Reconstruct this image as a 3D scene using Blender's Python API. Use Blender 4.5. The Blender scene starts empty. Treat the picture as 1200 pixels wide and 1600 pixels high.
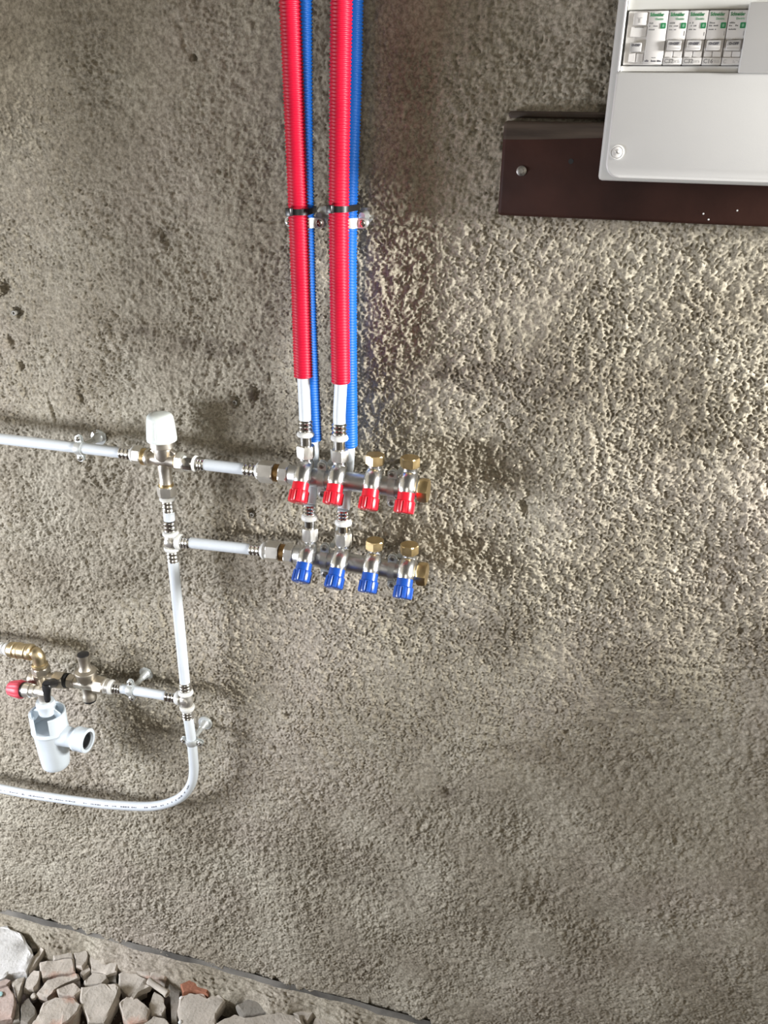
import bpy, bmesh, math, random
import numpy as np
from mathutils import Vector, Matrix, noise

# ------------------------------------------------------------------ camera, world, lights, exposure
SC = bpy.context.scene
COL = SC.collection
F_PX = 1330.0
PITCH, YAW, ROLL = math.radians(24.34), math.radians(14.40), math.radians(1.19)
DIST = 1.20
FWD = Vector((-math.sin(YAW) * math.cos(PITCH), math.cos(YAW) * math.cos(PITCH), -math.sin(PITCH)))
_r = Vector((math.cos(YAW), math.sin(YAW), 0)); _u = _r.cross(FWD)
RGT = _r * math.cos(ROLL) + _u * math.sin(ROLL)
UPV = _u * math.cos(ROLL) - _r * math.sin(ROLL)
CAM = -FWD * DIST
cd = bpy.data.cameras.new('camera'); cam = bpy.data.objects.new('camera', cd); COL.objects.link(cam)
cd.sensor_fit = 'VERTICAL'; cd.sensor_height = 32.0; cd.sensor_width = 24.0; cd.lens = 32.0 * F_PX / 1600.0
cd.clip_start = 0.02
M = Matrix((RGT, UPV, -FWD)).transposed().to_4x4(); M.translation = CAM
cam.matrix_world = M
SC.camera = cam

W = bpy.data.worlds.new('room_daylight'); SC.world = W; W.use_nodes = True
W.node_tree.nodes['Background'].inputs[0].default_value = (1.0, 0.89, 0.74, 1)
W.node_tree.nodes['Background'].inputs[1].default_value = 0.086

def area(name, loc, target, sx, sy, power, colour):
    l = bpy.data.lights.new(name, 'AREA'); l.shape = 'RECTANGLE'; l.size = sx; l.size_y = sy
    l.energy = power; l.color = colour
    o = bpy.data.objects.new(name, l); COL.objects.link(o); o.location = loc
    o.rotation_euler = (Vector(target) - Vector(loc)).to_track_quat('-Z', 'Y').to_euler()
    return o
area('window_daylight_right', (2.6, -0.52, 0.70), (0.2, -0.05, 0.2), 0.42, 0.50, 222, (1.0, 0.995, 0.975))
area('doorway_daylight_left', (-1.85, -1.05, -0.20), (-0.6, 0, -0.4), 0.75, 0.42, 58, (0.95, 0.985, 1.08))
area('fill_light_behind', (0.9, -3.2, 0.6), (0.0, 0, -0.1), 1.5, 1.4, 17, (1.0, 0.93, 0.82))  # unseen fill lamp added behind the camera to brighten front-facing metal

SC.view_settings.view_transform = 'Standard'; SC.view_settings.look = 'None'
SC.view_settings.gamma = 1.0; SC.view_settings.use_curve_mapping = False
SC.view_settings.exposure = 0.0

# ------------------------------------------------------------------ helpers
def at(px, py, d=0.0):
    """point of the place seen at a photograph pixel, at distance d out from the wall"""
    v = FWD * F_PX + RGT * (px - 600) + UPV * (800 - py)
    return CAM + v * ((-d - CAM.y) / v.y)
def at_z(px, py, z):
    v = FWD * F_PX + RGT * (px - 600) + UPV * (800 - py)
    return CAM + v * ((z - CAM.z) / v.z)
X, Y, Z = Vector((1, 0, 0)), Vector((0, 1, 0)), Vector((0, 0, 1))
OUT = -Y
random.seed(7)
rng = np.random.default_rng(11)

def mat(name, col, rough=0.5, metal=0.0, var=0.06, scale=60, bump=0.0, bscale=300, spec=0.5, rvar=0.1, coat=0.0):
    m = bpy.data.materials.new(name); m.use_nodes = True
    nt = m.node_tree; b = nt.nodes['Principled BSDF']
    tc = nt.nodes.new('ShaderNodeTexCoord')
    n = nt.nodes.new('ShaderNodeTexNoise'); n.inputs['Scale'].default_value = scale; n.inputs['Detail'].default_value = 5
    nt.links.new(tc.outputs['Object'], n.inputs['Vector'])
    r = nt.nodes.new('ShaderNodeValToRGB')
    r.color_ramp.elements[0].position = 0.3; r.color_ramp.elements[1].position = 0.7
    r.color_ramp.elements[0].color = tuple(max(0, c * (1 - var)) for c in col) + (1,)
    r.color_ramp.elements[1].color = tuple(min(1, c * (1 + var)) for c in col) + (1,)
    nt.links.new(n.outputs[0], r.inputs[0]); nt.links.new(r.outputs[0], b.inputs['Base Color'])
    mr = nt.nodes.new('ShaderNodeMapRange'); mr.inputs['To Min'].default_value = max(0.02, rough - rvar); mr.inputs['To Max'].default_value = min(1, rough + rvar)
    nt.links.new(n.outputs[0], mr.inputs[0]); nt.links.new(mr.outputs[0], b.inputs['Roughness'])
    b.inputs['Metallic'].default_value = metal
    b.inputs['Specular IOR Level'].default_value = spec
    b.inputs['Coat Weight'].default_value = coat
    if bump > 0:
        n2 = nt.nodes.new('ShaderNodeTexNoise'); n2.inputs['Scale'].default_value = bscale; n2.inputs['Detail'].default_value = 6
        nt.links.new(tc.outputs['Object'], n2.inputs['Vector'])
        bp = nt.nodes.new('ShaderNodeBump'); bp.inputs['Strength'].default_value = bump; bp.inputs['Distance'].default_value = 0.002
        nt.links.new(n2.outputs[0], bp.inputs['Height']); nt.links.new(bp.outputs[0], b.inputs['Normal'])
    return m

MT = {
 'brushed': mat('brushed_plated_tube', (0.66, 0.67, 0.67), 0.40, 1.0, 0.06, 60, rvar=0.06),
 'chrome': mat('chrome_plated_metal', (0.76, 0.77, 0.77), 0.26, 1.0, 0.05, 90, rvar=0.06),
 'nickel': mat('nickel_plated_brass', (0.68, 0.635, 0.56), 0.36, 1.0, 0.08, 80, rvar=0.08),
 'dull_nickel': mat('dull_nickel_plate', (0.54, 0.495, 0.42), 0.42, 1.0, 0.12, 80, rvar=0.08),
 'satin': mat('satin_nickel', (0.78, 0.76, 0.71), 0.34, 0.9, 0.05, 80, rvar=0.06),
 'steel': mat('stainless_steel', (0.80, 0.80, 0.79), 0.16, 1.0, 0.04, 90, rvar=0.05),
 'zinc': mat('zinc_plated_steel', (0.70, 0.73, 0.72), 0.36, 0.65, 0.10, 120, rvar=0.1),
 'brass': mat('yellow_brass', (0.66, 0.50, 0.26), 0.34, 1.0, 0.12, 90, rvar=0.08),
 'old_brass': mat('dull_brass', (0.56, 0.46, 0.29), 0.40, 1.0, 0.16, 90, rvar=0.1),
 'thread': mat('dark_brass_thread', (0.36, 0.22, 0.09), 0.4, 1.0, 0.2, 200),
 'pipe': mat('white_pipe_plastic', (0.62, 0.665, 0.70), 0.36, 0, 0.03, 30),
 'collar': mat('white_collar_plastic', (0.64, 0.64, 0.61), 0.42, 0, 0.03, 30),
 'red': mat('red_conduit_plastic', (0.53, 0.004, 0.032), 0.40, 0, 0.06, 20),
 'blue': mat('blue_conduit_plastic', (0.003, 0.110, 0.46), 0.42, 0, 0.06, 20),
 'red_knob': mat('red_knob_plastic', (0.64, 0.012, 0.028), 0.3, 0, 0.05, 40),
 'blue_knob': mat('blue_knob_plastic', (0.012, 0.072, 0.36), 0.28, 0, 0.05, 40),
 'pink_knob': mat('faded_red_knob_plastic', (0.60, 0.07, 0.10), 0.5, 0, 0.1, 90),
 'black': mat('black_plastic', (0.012, 0.012, 0.013), 0.35, 0, 0.1, 60),
 'rubber': mat('black_rubber', (0.008, 0.008, 0.008), 0.6, 0, 0.1, 60),
 'siphon': mat('white_siphon_plastic', (0.65, 0.715, 0.765), 0.36, 0, 0.03, 30),
 'cap': mat('white_cap_plastic', (0.60, 0.64, 0.61), 0.45, 0, 0.02, 30),
 'box': mat('white_enclosure_plastic', (0.70, 0.695, 0.68), 0.42, 0, 0.015, 12, bump=0.03, bscale=900),
 'boxedge': mat('grey_enclosure_plastic', (0.60, 0.60, 0.57), 0.45, 0, 0.02, 12),
 'breaker': mat('pale_grey_breaker_plastic', (0.72, 0.70, 0.68), 0.45, 0, 0.02, 60),
 'lever': mat('light_grey_lever_plastic', (0.50, 0.49, 0.48), 0.4, 0, 0.03, 60),
 'green': mat('green_print', (0.015, 0.22, 0.08), 0.5, 0, 0.05, 60),
 'palegreen': mat('pale_green_print', (0.20, 0.42, 0.27), 0.5, 0, 0.05, 60),
 'grey_print': mat('grey_print', (0.20, 0.20, 0.20), 0.6, 0, 0.05, 60),
 'gap': mat('dark_gap', (0.02, 0.02, 0.02), 0.8, 0, 0.05, 60),
 'ink': mat('dark_ink', (0.10, 0.10, 0.12), 0.6, 0, 0.2, 400),
 'plug': mat('grey_wall_plug_plastic', (0.30, 0.29, 0.26), 0.6, 0, 0.1, 90),
 'bolt': mat('dull_bolt_steel', (0.30, 0.29, 0.27), 0.45, 1.0, 0.2, 200),
 'speck': mat('white_paint', (0.75, 0.75, 0.72), 0.6, 0, 0.03, 60),
 'cyan': mat('pale_cyan_glaze', (0.45, 0.72, 0.72), 0.2, 0, 0.05, 60),
}

def stone_mat(name, c1, c2, c3, pink=0.0):
    m = mat(name, c1, 0.9, 0, 0.14, 45, bump=0.7, bscale=170, spec=0.2)
    nt = m.node_tree; b = nt.nodes['Principled BSDF']
    old = b.inputs['Base Color'].links[0].from_socket
    tc = nt.nodes.new('ShaderNodeTexCoord')
    n = nt.nodes.new('ShaderNodeTexNoise'); n.inputs['Scale'].default_value = 26; n.inputs['Detail'].default_value = 4
    nt.links.new(tc.outputs['Object'], n.inputs['Vector'])
    r = nt.nodes.new('ShaderNodeValToRGB'); r.color_ramp.elements[0].position = 0.57 - 0.2 * pink; r.color_ramp.elements[1].position = 0.72 - 0.2 * pink
    r.color_ramp.elements[0].color = (0, 0, 0, 1); r.color_ramp.elements[1].color = (1, 1, 1, 1)
    nt.links.new(n.outputs[0], r.inputs[0])
    mx = nt.nodes.new('ShaderNodeMix'); mx.data_type = 'RGBA'
    nt.links.new(r.outputs[0], mx.inputs['Factor']); nt.links.new(old, mx.inputs['A']); mx.inputs['B'].default_value = c2 + (1,)
    n3 = nt.nodes.new('ShaderNodeTexNoise'); n3.inputs['Scale'].default_value = 260; n3.inputs['Detail'].default_value = 2
    nt.links.new(tc.outputs['Object'], n3.inputs['Vector'])
    r3 = nt.nodes.new('ShaderNodeValToRGB'); r3.color_ramp.elements[0].position = 0.63; r3.color_ramp.elements[1].position = 0.74
    r3.color_ramp.elements[0].color = (0, 0, 0, 1); r3.color_ramp.elements[1].color = (1, 1, 1, 1)
    nt.links.new(n3.outputs[0], r3.inputs[0])
    m2 = nt.nodes.new('ShaderNodeMix'); m2.data_type = 'RGBA'
    nt.links.new(r3.outputs[0], m2.inputs['Factor']); nt.links.new(mx.outputs['Result'], m2.inputs['A']); m2.inputs['B'].default_value = c3 + (1,)
    nt.links.new(m2.outputs['Result'], b.inputs['Base Color'])
    return m
SM = {
 'grey': stone_mat('grey_rubble', (0.50, 0.455, 0.39), (0.57, 0.51, 0.44), (0.30, 0.26, 0.21)),
 'dark': stone_mat('dark_rubble', (0.26, 0.24, 0.205), (0.31, 0.27, 0.23), (0.16, 0.15, 0.13)),
 'white': stone_mat('white_limestone', (0.62, 0.61, 0.58), (0.70, 0.69, 0.67), (0.52, 0.50, 0.46)),
 'pink': stone_mat('grey_rubble_with_brick_face', (0.48, 0.43, 0.365), (0.46, 0.30, 0.23), (0.30, 0.25, 0.2), 0.3),
 'brick': stone_mat('red_brick', (0.36, 0.16, 0.10), (0.44, 0.25, 0.18), (0.28, 0.13, 0.09)),
 'rose': stone_mat('rose_tile', (0.47, 0.38, 0.33), (0.48, 0.34, 0.28), (0.36, 0.24, 0.2)),
}

ORG = {}
def thing(name, label, cat, loc, group=None):
    o = bpy.data.objects.new(name, None); COL.objects.link(o)
    o.empty_display_size = 0.02; o.location = loc; o['label'] = label; o['category'] = cat
    if group: o['group'] = group
    ORG[o] = Vector(loc)
    return o

def perp(u, ref=None):
    u = u.normalized()
    ref = ref or (Y if abs(u.y) < 0.9 else Z)
    a = (ref - u * ref.dot(u)).normalized()
    return a, u.cross(a)

class MB:
    def __init__(s): s.v = []; s.f = []
    def add(s, vs, fs):
        k = len(s.v); s.v += [Vector(p) for p in vs]; s.f += [tuple(i + k for i in f) for f in fs]; return s
    def rings(s, rs, closed=True, cap=True):
        k = len(s.v); n = len(rs[0])
        for r in rs: s.v += [Vector(p) for p in r]
        for i in range(len(rs) - 1):
            for j in range(n if closed else n - 1):
                a = k + i * n + j; b = k + i * n + (j + 1) % n
                s.f.append((a, b, b + n, a + n))
        if cap:
            s.f.append(tuple(k + j for j in reversed(range(n))))
            s.f.append(tuple(k + (len(rs) - 1) * n + j for j in range(n)))
        return s
    def lathe(s, P, u, prof, seg=20, ref=None, rot=0.0, cap=True, rmod=None):
        P = Vector(P); u = Vector(u).normalized(); a, b = perp(u, ref)
        rs = []
        for t, r in prof:
            ring = []
            for j in range(seg):
                th = rot + 2 * math.pi * j / seg
                rr = r * (rmod(th, t) if rmod else 1)
                ring.append(P + u * t + (a * math.cos(th) + b * math.sin(th)) * rr)
            rs.append(ring)
        return s.rings(rs, True, cap)
    def hexa(s, P, u, L, R, rot=0.0, ref=None, c=0.0015):
        # hexagonal nut with turned-down corners at both ends
        P = Vector(P); u = Vector(u).normalized(); a, b = perp(u, ref)
        rs = []
        for t, lim in ((0, 0.90), (c, 1.0), (L - c, 1.0), (L, 0.90)):
            ring = []
            for j in range(24):
                th = 2 * math.pi * j / 24
                ph = (th % (math.pi / 3)) - math.pi / 6
                rr = min(R * math.cos(math.pi / 6) / math.cos(ph), R * lim)
                ring.append(P + u * t + (a * math.cos(th + rot) + b * math.sin(th + rot)) * rr)
            rs.append(ring)
        return s.rings(rs)
    def tube(s, pts, r, seg=16, cap=True, ref=None):
        pts = [Vector(p) for p in pts]; n = len(pts); rs = []
        t0 = (pts[1] - pts[0]).normalized(); a, b = perp(t0, ref)
        for i in range(n):
            t = (pts[min(i + 1, n - 1)] - pts[max(i - 1, 0)]).normalized()
            a = (a - t * a.dot(t)).normalized(); b = t.cross(a)
            rr = r[i] if hasattr(r, '__len__') else r
            rs.append([pts[i] + (a * math.cos(2 * math.pi * j / seg) + b * math.sin(2 * math.pi * j / seg)) * rr for j in range(seg)])
        return s.rings(rs, True, cap)
    def box(s, x0, x1, y0, y1, z0, z1, bev=0.0, seg=2, mtx=None):
        bm = bmesh.new(); bmesh.ops.create_cube(bm, size=1.0)
        bmesh.ops.transform(bm, matrix=Matrix.Translation(((x0 + x1) / 2, (y0 + y1) / 2, (z0 + z1) / 2)) @ Matrix.Diagonal((x1 - x0, y1 - y0, z1 - z0, 1)), verts=bm.verts)
        if bev > 0: bmesh.ops.bevel(bm, geom=bm.edges[:], offset=bev, segments=seg, profile=0.5, affect='EDGES')
        if mtx: bmesh.ops.transform(bm, matrix=mtx, verts=bm.verts)
        return s.bm(bm)
    def bm(s, bm):
        bm.verts.index_update()
        s.add([v.co.copy() for v in bm.verts], [[v.index for v in f.verts] for f in bm.faces]); bm.free(); return s
    def prism(s, poly, vec, bev=0.0, seg=2):
        bm = bmesh.new(); vs = [bm.verts.new(p) for p in poly]; f = bm.faces.new(vs)
        r = bmesh.ops.extrude_face_region(bm, geom=[f])
        bmesh.ops.translate(bm, vec=vec, verts=[g for g in r['geom'] if isinstance(g, bmesh.types.BMVert)])
        bmesh.ops.recalc_face_normals(bm, faces=bm.faces[:])
        if bev > 0: bmesh.ops.bevel(bm, geom=bm.edges[:], offset=bev, segments=seg, profile=0.5, affect='EDGES')
        return s.bm(bm)
    def build(s, name, m, parent=None, angle=38, flat=False, kind=None, label=None):
        org = ORG.get(parent, Vector((0, 0, 0)))
        me = bpy.data.meshes.new(name)
        me.from_pydata([tuple(v - org) for v in s.v], [], s.f); me.update()
        bm = bmesh.new(); bm.from_mesh(me); bmesh.ops.recalc_face_normals(bm, faces=bm.faces[:]); bm.to_mesh(me); bm.free()
        if not flat:
            me.shade_smooth(); me.set_sharp_from_angle(angle=math.radians(angle))
        me.materials.append(m)
        o = bpy.data.objects.new(name, me); COL.objects.link(o)
        if parent: o.parent = parent; ORG[o] = org
        if kind: o['kind'] = kind
        if label: o['label'] = label
        return o

def single(mb, name, m, label, cat, group=None, flat=False, angle=38):
    """a thing that is one mesh: origin moved to its middle"""
    c = sum(mb.v, Vector()) / len(mb.v)
    for i in range(len(mb.v)): mb.v[i] = mb.v[i] - c
    o = mb.build(name, m, None, angle, flat); o.location = c
    o['label'] = label; o['category'] = cat
    if group: o['group'] = group
    return o

def catmull(pts, n=12):
    P = [Vector(p) for p in pts]; P = [P[0] * 2 - P[1]] + P + [P[-1] * 2 - P[-2]]; out = []
    for i in range(1, len(P) - 2):
        for k in range(n):
            t = k / n; a, b, c, d = P[i - 1:i + 3]
            out.append(0.5 * ((2 * b) + (c - a) * t + (2 * a - 5 * b + 4 * c - d) * t * t + (3 * b - 3 * c + d - a) * t ** 3))
    out.append(P[-2]); return out

def resample(pts, step):
    pts = [Vector(p) for p in pts]; L = [0]
    for a, b in zip(pts, pts[1:]): L.append(L[-1] + (b - a).length)
    n = max(2, int(L[-1] / step)); out = []; k = 0
    for i in range(n + 1):
        t = L[-1] * i / n
        while k < len(L) - 2 and L[k + 1] < t: k += 1
        out.append(pts[k].lerp(pts[k + 1], (t - L[k]) / max(1e-9, L[k + 1] - L[k])))
    return out

# ------------------------------------------------------------------ setting: wall, floor, trims
FINE = 0.0018
xs = np.concatenate([np.arange(-2.2, -0.95, 0.08), np.arange(-0.94, 0.80, FINE), np.arange(0.86, 1.61, 0.08)])
zs = np.concatenate([np.arange(-1.13, 0.70, FINE), np.arange(0.78, 1.7, 0.08)])
nx, nz = len(xs), len(zs)
GX, GZ = np.meshgrid(xs, zs)

def band(shape, lo, hi, step, aniso=1.0, seed=0, tilt=0.0):
    """random relief holding only wavelengths between lo and hi (metres)"""
    g = np.random.default_rng(seed)
    n = g.standard_normal(shape)
    fz = np.fft.fftfreq(shape[0], step)[:, None]; fx = np.fft.rfftfreq(shape[1], step)[None, :]
    c, s_ = math.cos(tilt), math.sin(tilt)
    k = np.sqrt(((fx * c + fz * s_)) ** 2 + ((-fx * s_ + fz * c) * aniso) ** 2) + 1e-9
    w = np.exp(-(np.log(k * math.sqrt(lo * hi)) / (0.5 * math.log(hi / lo) + 0.12)) ** 2 * 1.2)
    w[0, 0] = 0
    f = np.fft.irfft2(np.fft.rfft2(n) * w, s=shape)
    return f / f.std()
def blob(cx, cz, rx, rz, p=2.0):
    return np.exp(-((np.abs(GX - cx) / rx) ** p + (np.abs(GZ - cz) / rz) ** p))

ishape = (nz, nx)
grain = band(ishape, 0.0044, 0.0078, FINE, 1.0, 1) 
worm = band(ishape, 0.0080, 0.0150, FINE, 0.60, 2, 0.22)
coarse = band(ishape, 0.014, 0.036, FINE, 1.0, 3)
macro = band(ishape, 0.16, 0.5, FINE, 1.0, 4)
# how rough the roughcast is from place to place
A = 0.42 + 0.0 * GX
A += 0.62 * blob(0.30, 0.10, 0.50, 0.42, 3)
A += 0.78 * blob(-0.62, -0.55, 0.40, 0.62, 3)
A += 0.30 * blob(-0.45, 0.22, 0.28, 0.26) + 0.26 * blob(0.08, 0.55, 0.22, 0.2, 3)
A += 0.36 * blob(-0.1, -0.62, 0.4, 0.5)
A -= 0.22 * blob(0.45, -0.40, 0.34, 0.20)
A = np.clip(A + 0.16 * band(ishape, 0.1, 0.25, FINE, 1.0, 5), 0.2, 1.2)
H = A * (0.00110 * np.tanh(grain * 0.9) + 0.0023 * (1 - np.minimum(np.abs(worm), 1.6))) + 0.00075 * coarse * (0.35 + 0.65 * A) + 0.0022 * macro
# broad hollows and swellings of the old wall, shaped to darken the lower right
H += 0.010 * blob(0.34, 0.02, 0.42, 0.26)
H -= 0.014 * blob(0.52, -0.34, 0.34, 0.17)
H += 0.007 * blob(0.72, -0.62, 0.3, 0.16)
# small random pits
pit = band(ishape, 0.0055, 0.013, FINE, 1.0, 6); pit2 = band(ishape, 0.0085, 0.022, FINE, 1.0, 7)
H -= 0.0042 * np.clip(pit - 2.05, 0, 0.9) * (0.5 + A) + 0.0035 * np.clip(pit2 - 2.3, 0, 1.2)
crk = band(ishape, 0.02, 0.05, FINE, 1.0, 9); patch = band(ishape, 0.06, 0.16, FINE, 1.0, 10)
H -= 0.0018 * np.exp(-(crk / 0.07) ** 2) * np.clip(patch - 0.6 + 1.2 * blob(0.45, -0.40, 0.3, 0.2) + 0.9 * blob(0.08, 0.55, 0.2, 0.2), 0, 1)
def hole(px, py, rx, rz, depth, soft=0.7, ang=0.0):
    global H
    c = at(px, py, 0); dx, dz = GX - c.x, GZ - c.z
    ca, sa = math.cos(ang), math.sin(ang)
    q = np.sqrt(((dx * ca + dz * sa) / rx) ** 2 + ((-dx * sa + dz * ca) / rz) ** 2)
    q = q + 0.14 * grain * min(1, 0.004 / min(rx, rz) + 0.4)
    H = H - depth * np.clip((1.15 - q) / soft, 0, 1)
hole(302, 90, 0.0032, 0.0036, 0.014, 0.5)
hole(25, 488, 0.0085, 0.0075, 0.010, 0.45)
hole(370, 627, 0.0080, 0.0080, 0.010, 0.4)
hole(395, 802, 0.0070, 0.0070, 0.010, 0.4)
hole(400, 613, 0.0075, 0.0105, 0.008, 0.5)
hole(256, 372, 0.0065, 0.016, 0.006, 0.8, 0.5)
hole(14, 535, 0.006, 0.012, 0.008, 0.6, 0.5)
hole(31, 572, 0.0045, 0.0065, 0.010, 0.5, 0.4)
hole(4, 450, 0.012, 0.008, 0.012, 0.5, 0.7)
hole(820, 790, 0.0065, 0.0125, 0.008, 0.6, 0.2)
hole(826, 770, 0.004, 0.007, 0.004, 0.6)
hole(1158, 985, 0.004, 0.005, 0.006, 0.6)
hole(1144, 1019, 0.006, 0.0035, 0.005, 0.7)
hole(700, 1240, 0.010, 0.012, 0.005, 0.9)
hole(885, 1150, 0.006, 0.006, 0.005, 0.8)
hole(128, 620, 0.004, 0.012, 0.006, 0.8, 0.25)
hole(82, 640, 0.003, 0.022, 0.005, 0.8, 0.2)
hole(344, 268, 0.004, 0.003, 0.005, 0.7)
hole(288, 70, 0.003, 0.006, 0.004, 0.7)
hole(420, 590, 0.003, 0.012, 0.004, 0.8)
hole(455, 1118, 0.014, 0.004, 0.005, 0.8)
hole(905, 840, 0.02, 0.008, 0.005, 0.9, 0.4)
hole(960, 690, 0.012, 0.008, 0.004, 0.9)
# horizontal hairline crack in the plaster at the height of the conduit clips
c0 = at(470, 347, 0)
wob = 0.0012 * np.sin(GX * 90) + 0.0009 * np.sin(GX * 213)
H -= 0.0042 * np.exp(-((GZ - c0.z - wob) / 0.0016) ** 2) * ((GX > -0.17) & (GX < 0.055))
c1 = at(350, 712, 0)
H -= 0.0030 * np.exp(-((GZ - c1.z + 0.03 * (GX - c1.x) - wob) / 0.0018) ** 2) * ((GX > -0.40) & (GX < -0.12))
# ragged lower edge of the plaster
edge = -1.044 + 0.0065 * band(ishape, 0.02, 0.06, FINE, 1.0, 8)[10][None, :] + 0.004 * np.sin(GX * 17)
H = np.where(GZ < edge, -0.006 + 0.25 * (H), H)
fade = np.clip((np.minimum(GX + 0.94, 0.80 - GX)) / 0.03, 0, 1) * np.clip((0.70 - GZ) / 0.03, 0, 1)
H = H * fade

def grid_mesh(name, PX, PY, PZ, m):
    nz_, nx_ = PX.shape
    me = bpy.data.meshes.new(name)
    me.vertices.add(nx_ * nz_)
    me.vertices.foreach_set('co', np.stack([PX, PY, PZ], -1).reshape(-1).astype(np.float32))
    i = np.arange(nz_ - 1)[:, None] * nx_ + np.arange(nx_ - 1)[None, :]
    q = np.stack([i, i + 1, i + nx_ + 1, i + nx_], -1).reshape(-1)
    nq = (nz_ - 1) * (nx_ - 1)
    me.loops.add(nq * 4); me.polygons.add(nq)
    me.loops.foreach_set('vertex_index', q.astype(np.int32))
    me.polygons.foreach_set('loop_start', (np.arange(nq) * 4).astype(np.int32))
    me.update(calc_edges=True); me.validate()
    me.shade_smooth(); me.materials.append(m)
    o = bpy.data.objects.new(name, me); COL.objects.link(o)
    return o

def plaster_material():
    m = bpy.data.materials.new('old_lime_plaster'); m.use_nodes = True
    nt = m.node_tree; N = nt.nodes; L = nt.links; b = N['Principled BSDF']
    tc = N.new('ShaderNodeTexCoord')
    def noise(scale, det, rough=0.55):
        n = N.new('ShaderNodeTexNoise'); n.inputs['Scale'].default_value = scale; n.inputs['Detail'].default_value = det
        n.inputs['Roughness'].default_value = rough; L.new(tc.outputs['Object'], n.inputs['Vector']); return n.outputs[0]
    def ramp(src, p0, p1, c0, c1):
        r = N.new('ShaderNodeValToRGB'); r.color_ramp.elements[0].position = p0; r.color_ramp.elements[1].position = p1
        r.color_ramp.elements[0].color = c0; r.color_ramp.elements[1].color = c1; L.new(src, r.inputs[0]); return r.outputs[0]
    def mix(fac, a, bcol):
        x = N.new('ShaderNodeMix'); x.data_type = 'RGBA'
        if isinstance(fac, float): x.inputs['Factor'].default_value = fac
        else: L.new(fac, x.inputs['Factor'])
        for s, v in (('A', a), ('B', bcol)):
            if isinstance(v, tuple): x.inputs[s].default_value = v
            else: L.new(v, x.inputs[s])
        return x.outputs['Result']
    base = ramp(noise(7, 5), 0.35, 0.68, (0.305, 0.271, 0.213, 1), (0.445, 0.411, 0.337, 1))
    warm = mix(ramp(noise(3.1, 4), 0.50, 0.72, (0, 0, 0, 1), (1, 1, 1, 1)), base, (0.415, 0.368, 0.312, 1))
    grit = ramp(noise(210, 3, 0.7), 0.36, 0.66, (0.62, 0.61, 0.58, 1), (1.25, 1.25, 1.24, 1))
    mul = N.new('ShaderNodeMix'); mul.data_type = 'RGBA'; mul.blend_type = 'MULTIPLY'; mul.inputs['Factor'].default_value = 1
    L.new(warm, mul.inputs['A']); L.new(grit, mul.inputs['B'])
    at_ = N.new('ShaderNodeAttribute'); at_.attribute_name = 'stain'
    st = mix(at_.outputs['Fac'], mul.outputs['Result'], (0.135, 0.112, 0.085, 1))
    L.new(st, b.inputs['Base Color'])
    b.inputs['Roughness'].default_value = 0.93; b.inputs['Specular IOR Level'].default_value = 0.2
    bp = N.new('ShaderNodeBump'); bp.inputs['Strength'].default_value = 0.55; bp.inputs['Distance'].default_value = 0.0016
    L.new(noise(330, 4, 0.6), bp.inputs['Height']); L.new(bp.outputs[0], b.inputs['Normal'])
    return m
PLASTER = plaster_material()
wall = grid_mesh('wall_back', GX, -H, GZ, PLASTER); wall['kind'] = 'structure'
# dirt and rust stains that belong to the plaster itself
def stain_at(px, py, rx, rz, a):
    c = at(px, py, 0); return a * blob(c.x, c.z, rx, rz)
sn = band(ishape, 0.02, 0.09, FINE, 1.0, 21); sf = band(ishape, 0.008, 0.02, FINE, 1.0, 22)
T = np.clip(0.10 * (sn - 1.0), 0, 0.25)
S = (stain_at(740, 590, 0.05, 0.02, .8) + stain_at(860, 605, 0.05, 0.022, .8) + stain_at(690, 575, 0.03, 0.012, .8)
     + stain_at(310, 540, 0.035, 0.012, .9) + stain_at(345, 545, 0.04, 0.010, .9) + stain_at(225, 520, 0.02, 0.008, .7)
     + stain_at(400, 770, 0.04, 0.02, .7) + stain_at(330, 750, 0.04, 0.01, .6) + stain_at(405, 612, 0.012, 0.016, .8)
     + stain_at(256, 372, 0.012, 0.016, .6) + stain_at(1000, 1120, 0.10, 0.04, .35) + stain_at(170, 1070, 0.03, 0.01, .4)
     + stain_at(830, 1180, 0.06, 0.012, .4) + stain_at(560, 1380, 0.12, 0.02, .3) + stain_at(700, 1240, 0.014, 0.014, .8))
T = np.clip(T + np.clip(1.35 * S, 0, 1) * np.clip(0.45 + 0.35 * sn + 0.25 * sf, 0, 1), 0, 0.85)
ta = wall.data.attributes.new('stain', 'FLOAT', 'POINT'); ta.data.foreach_set('value', T.reshape(-1).astype(np.float32))

# floor: dark trodden earth under the rubble
fx = np.linspace(-2.2, 2.2, 221); fy = np.linspace(-2.6, 0.02, 131)
FX, FY = np.meshgrid(fx, fy)
FZ = -1.125 + 0.004 * band(FX.shape, 0.06, 0.2, 0.02, 1.0, 31)
EARTH = mat('dark_earth', (0.070, 0.052, 0.042), 0.95, 0, 0.3, 25, bump=0.8, bscale=120, spec=0.1)
fl = grid_mesh('floor', FX, FY, FZ, EARTH); fl['kind'] = 'structure'

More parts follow.
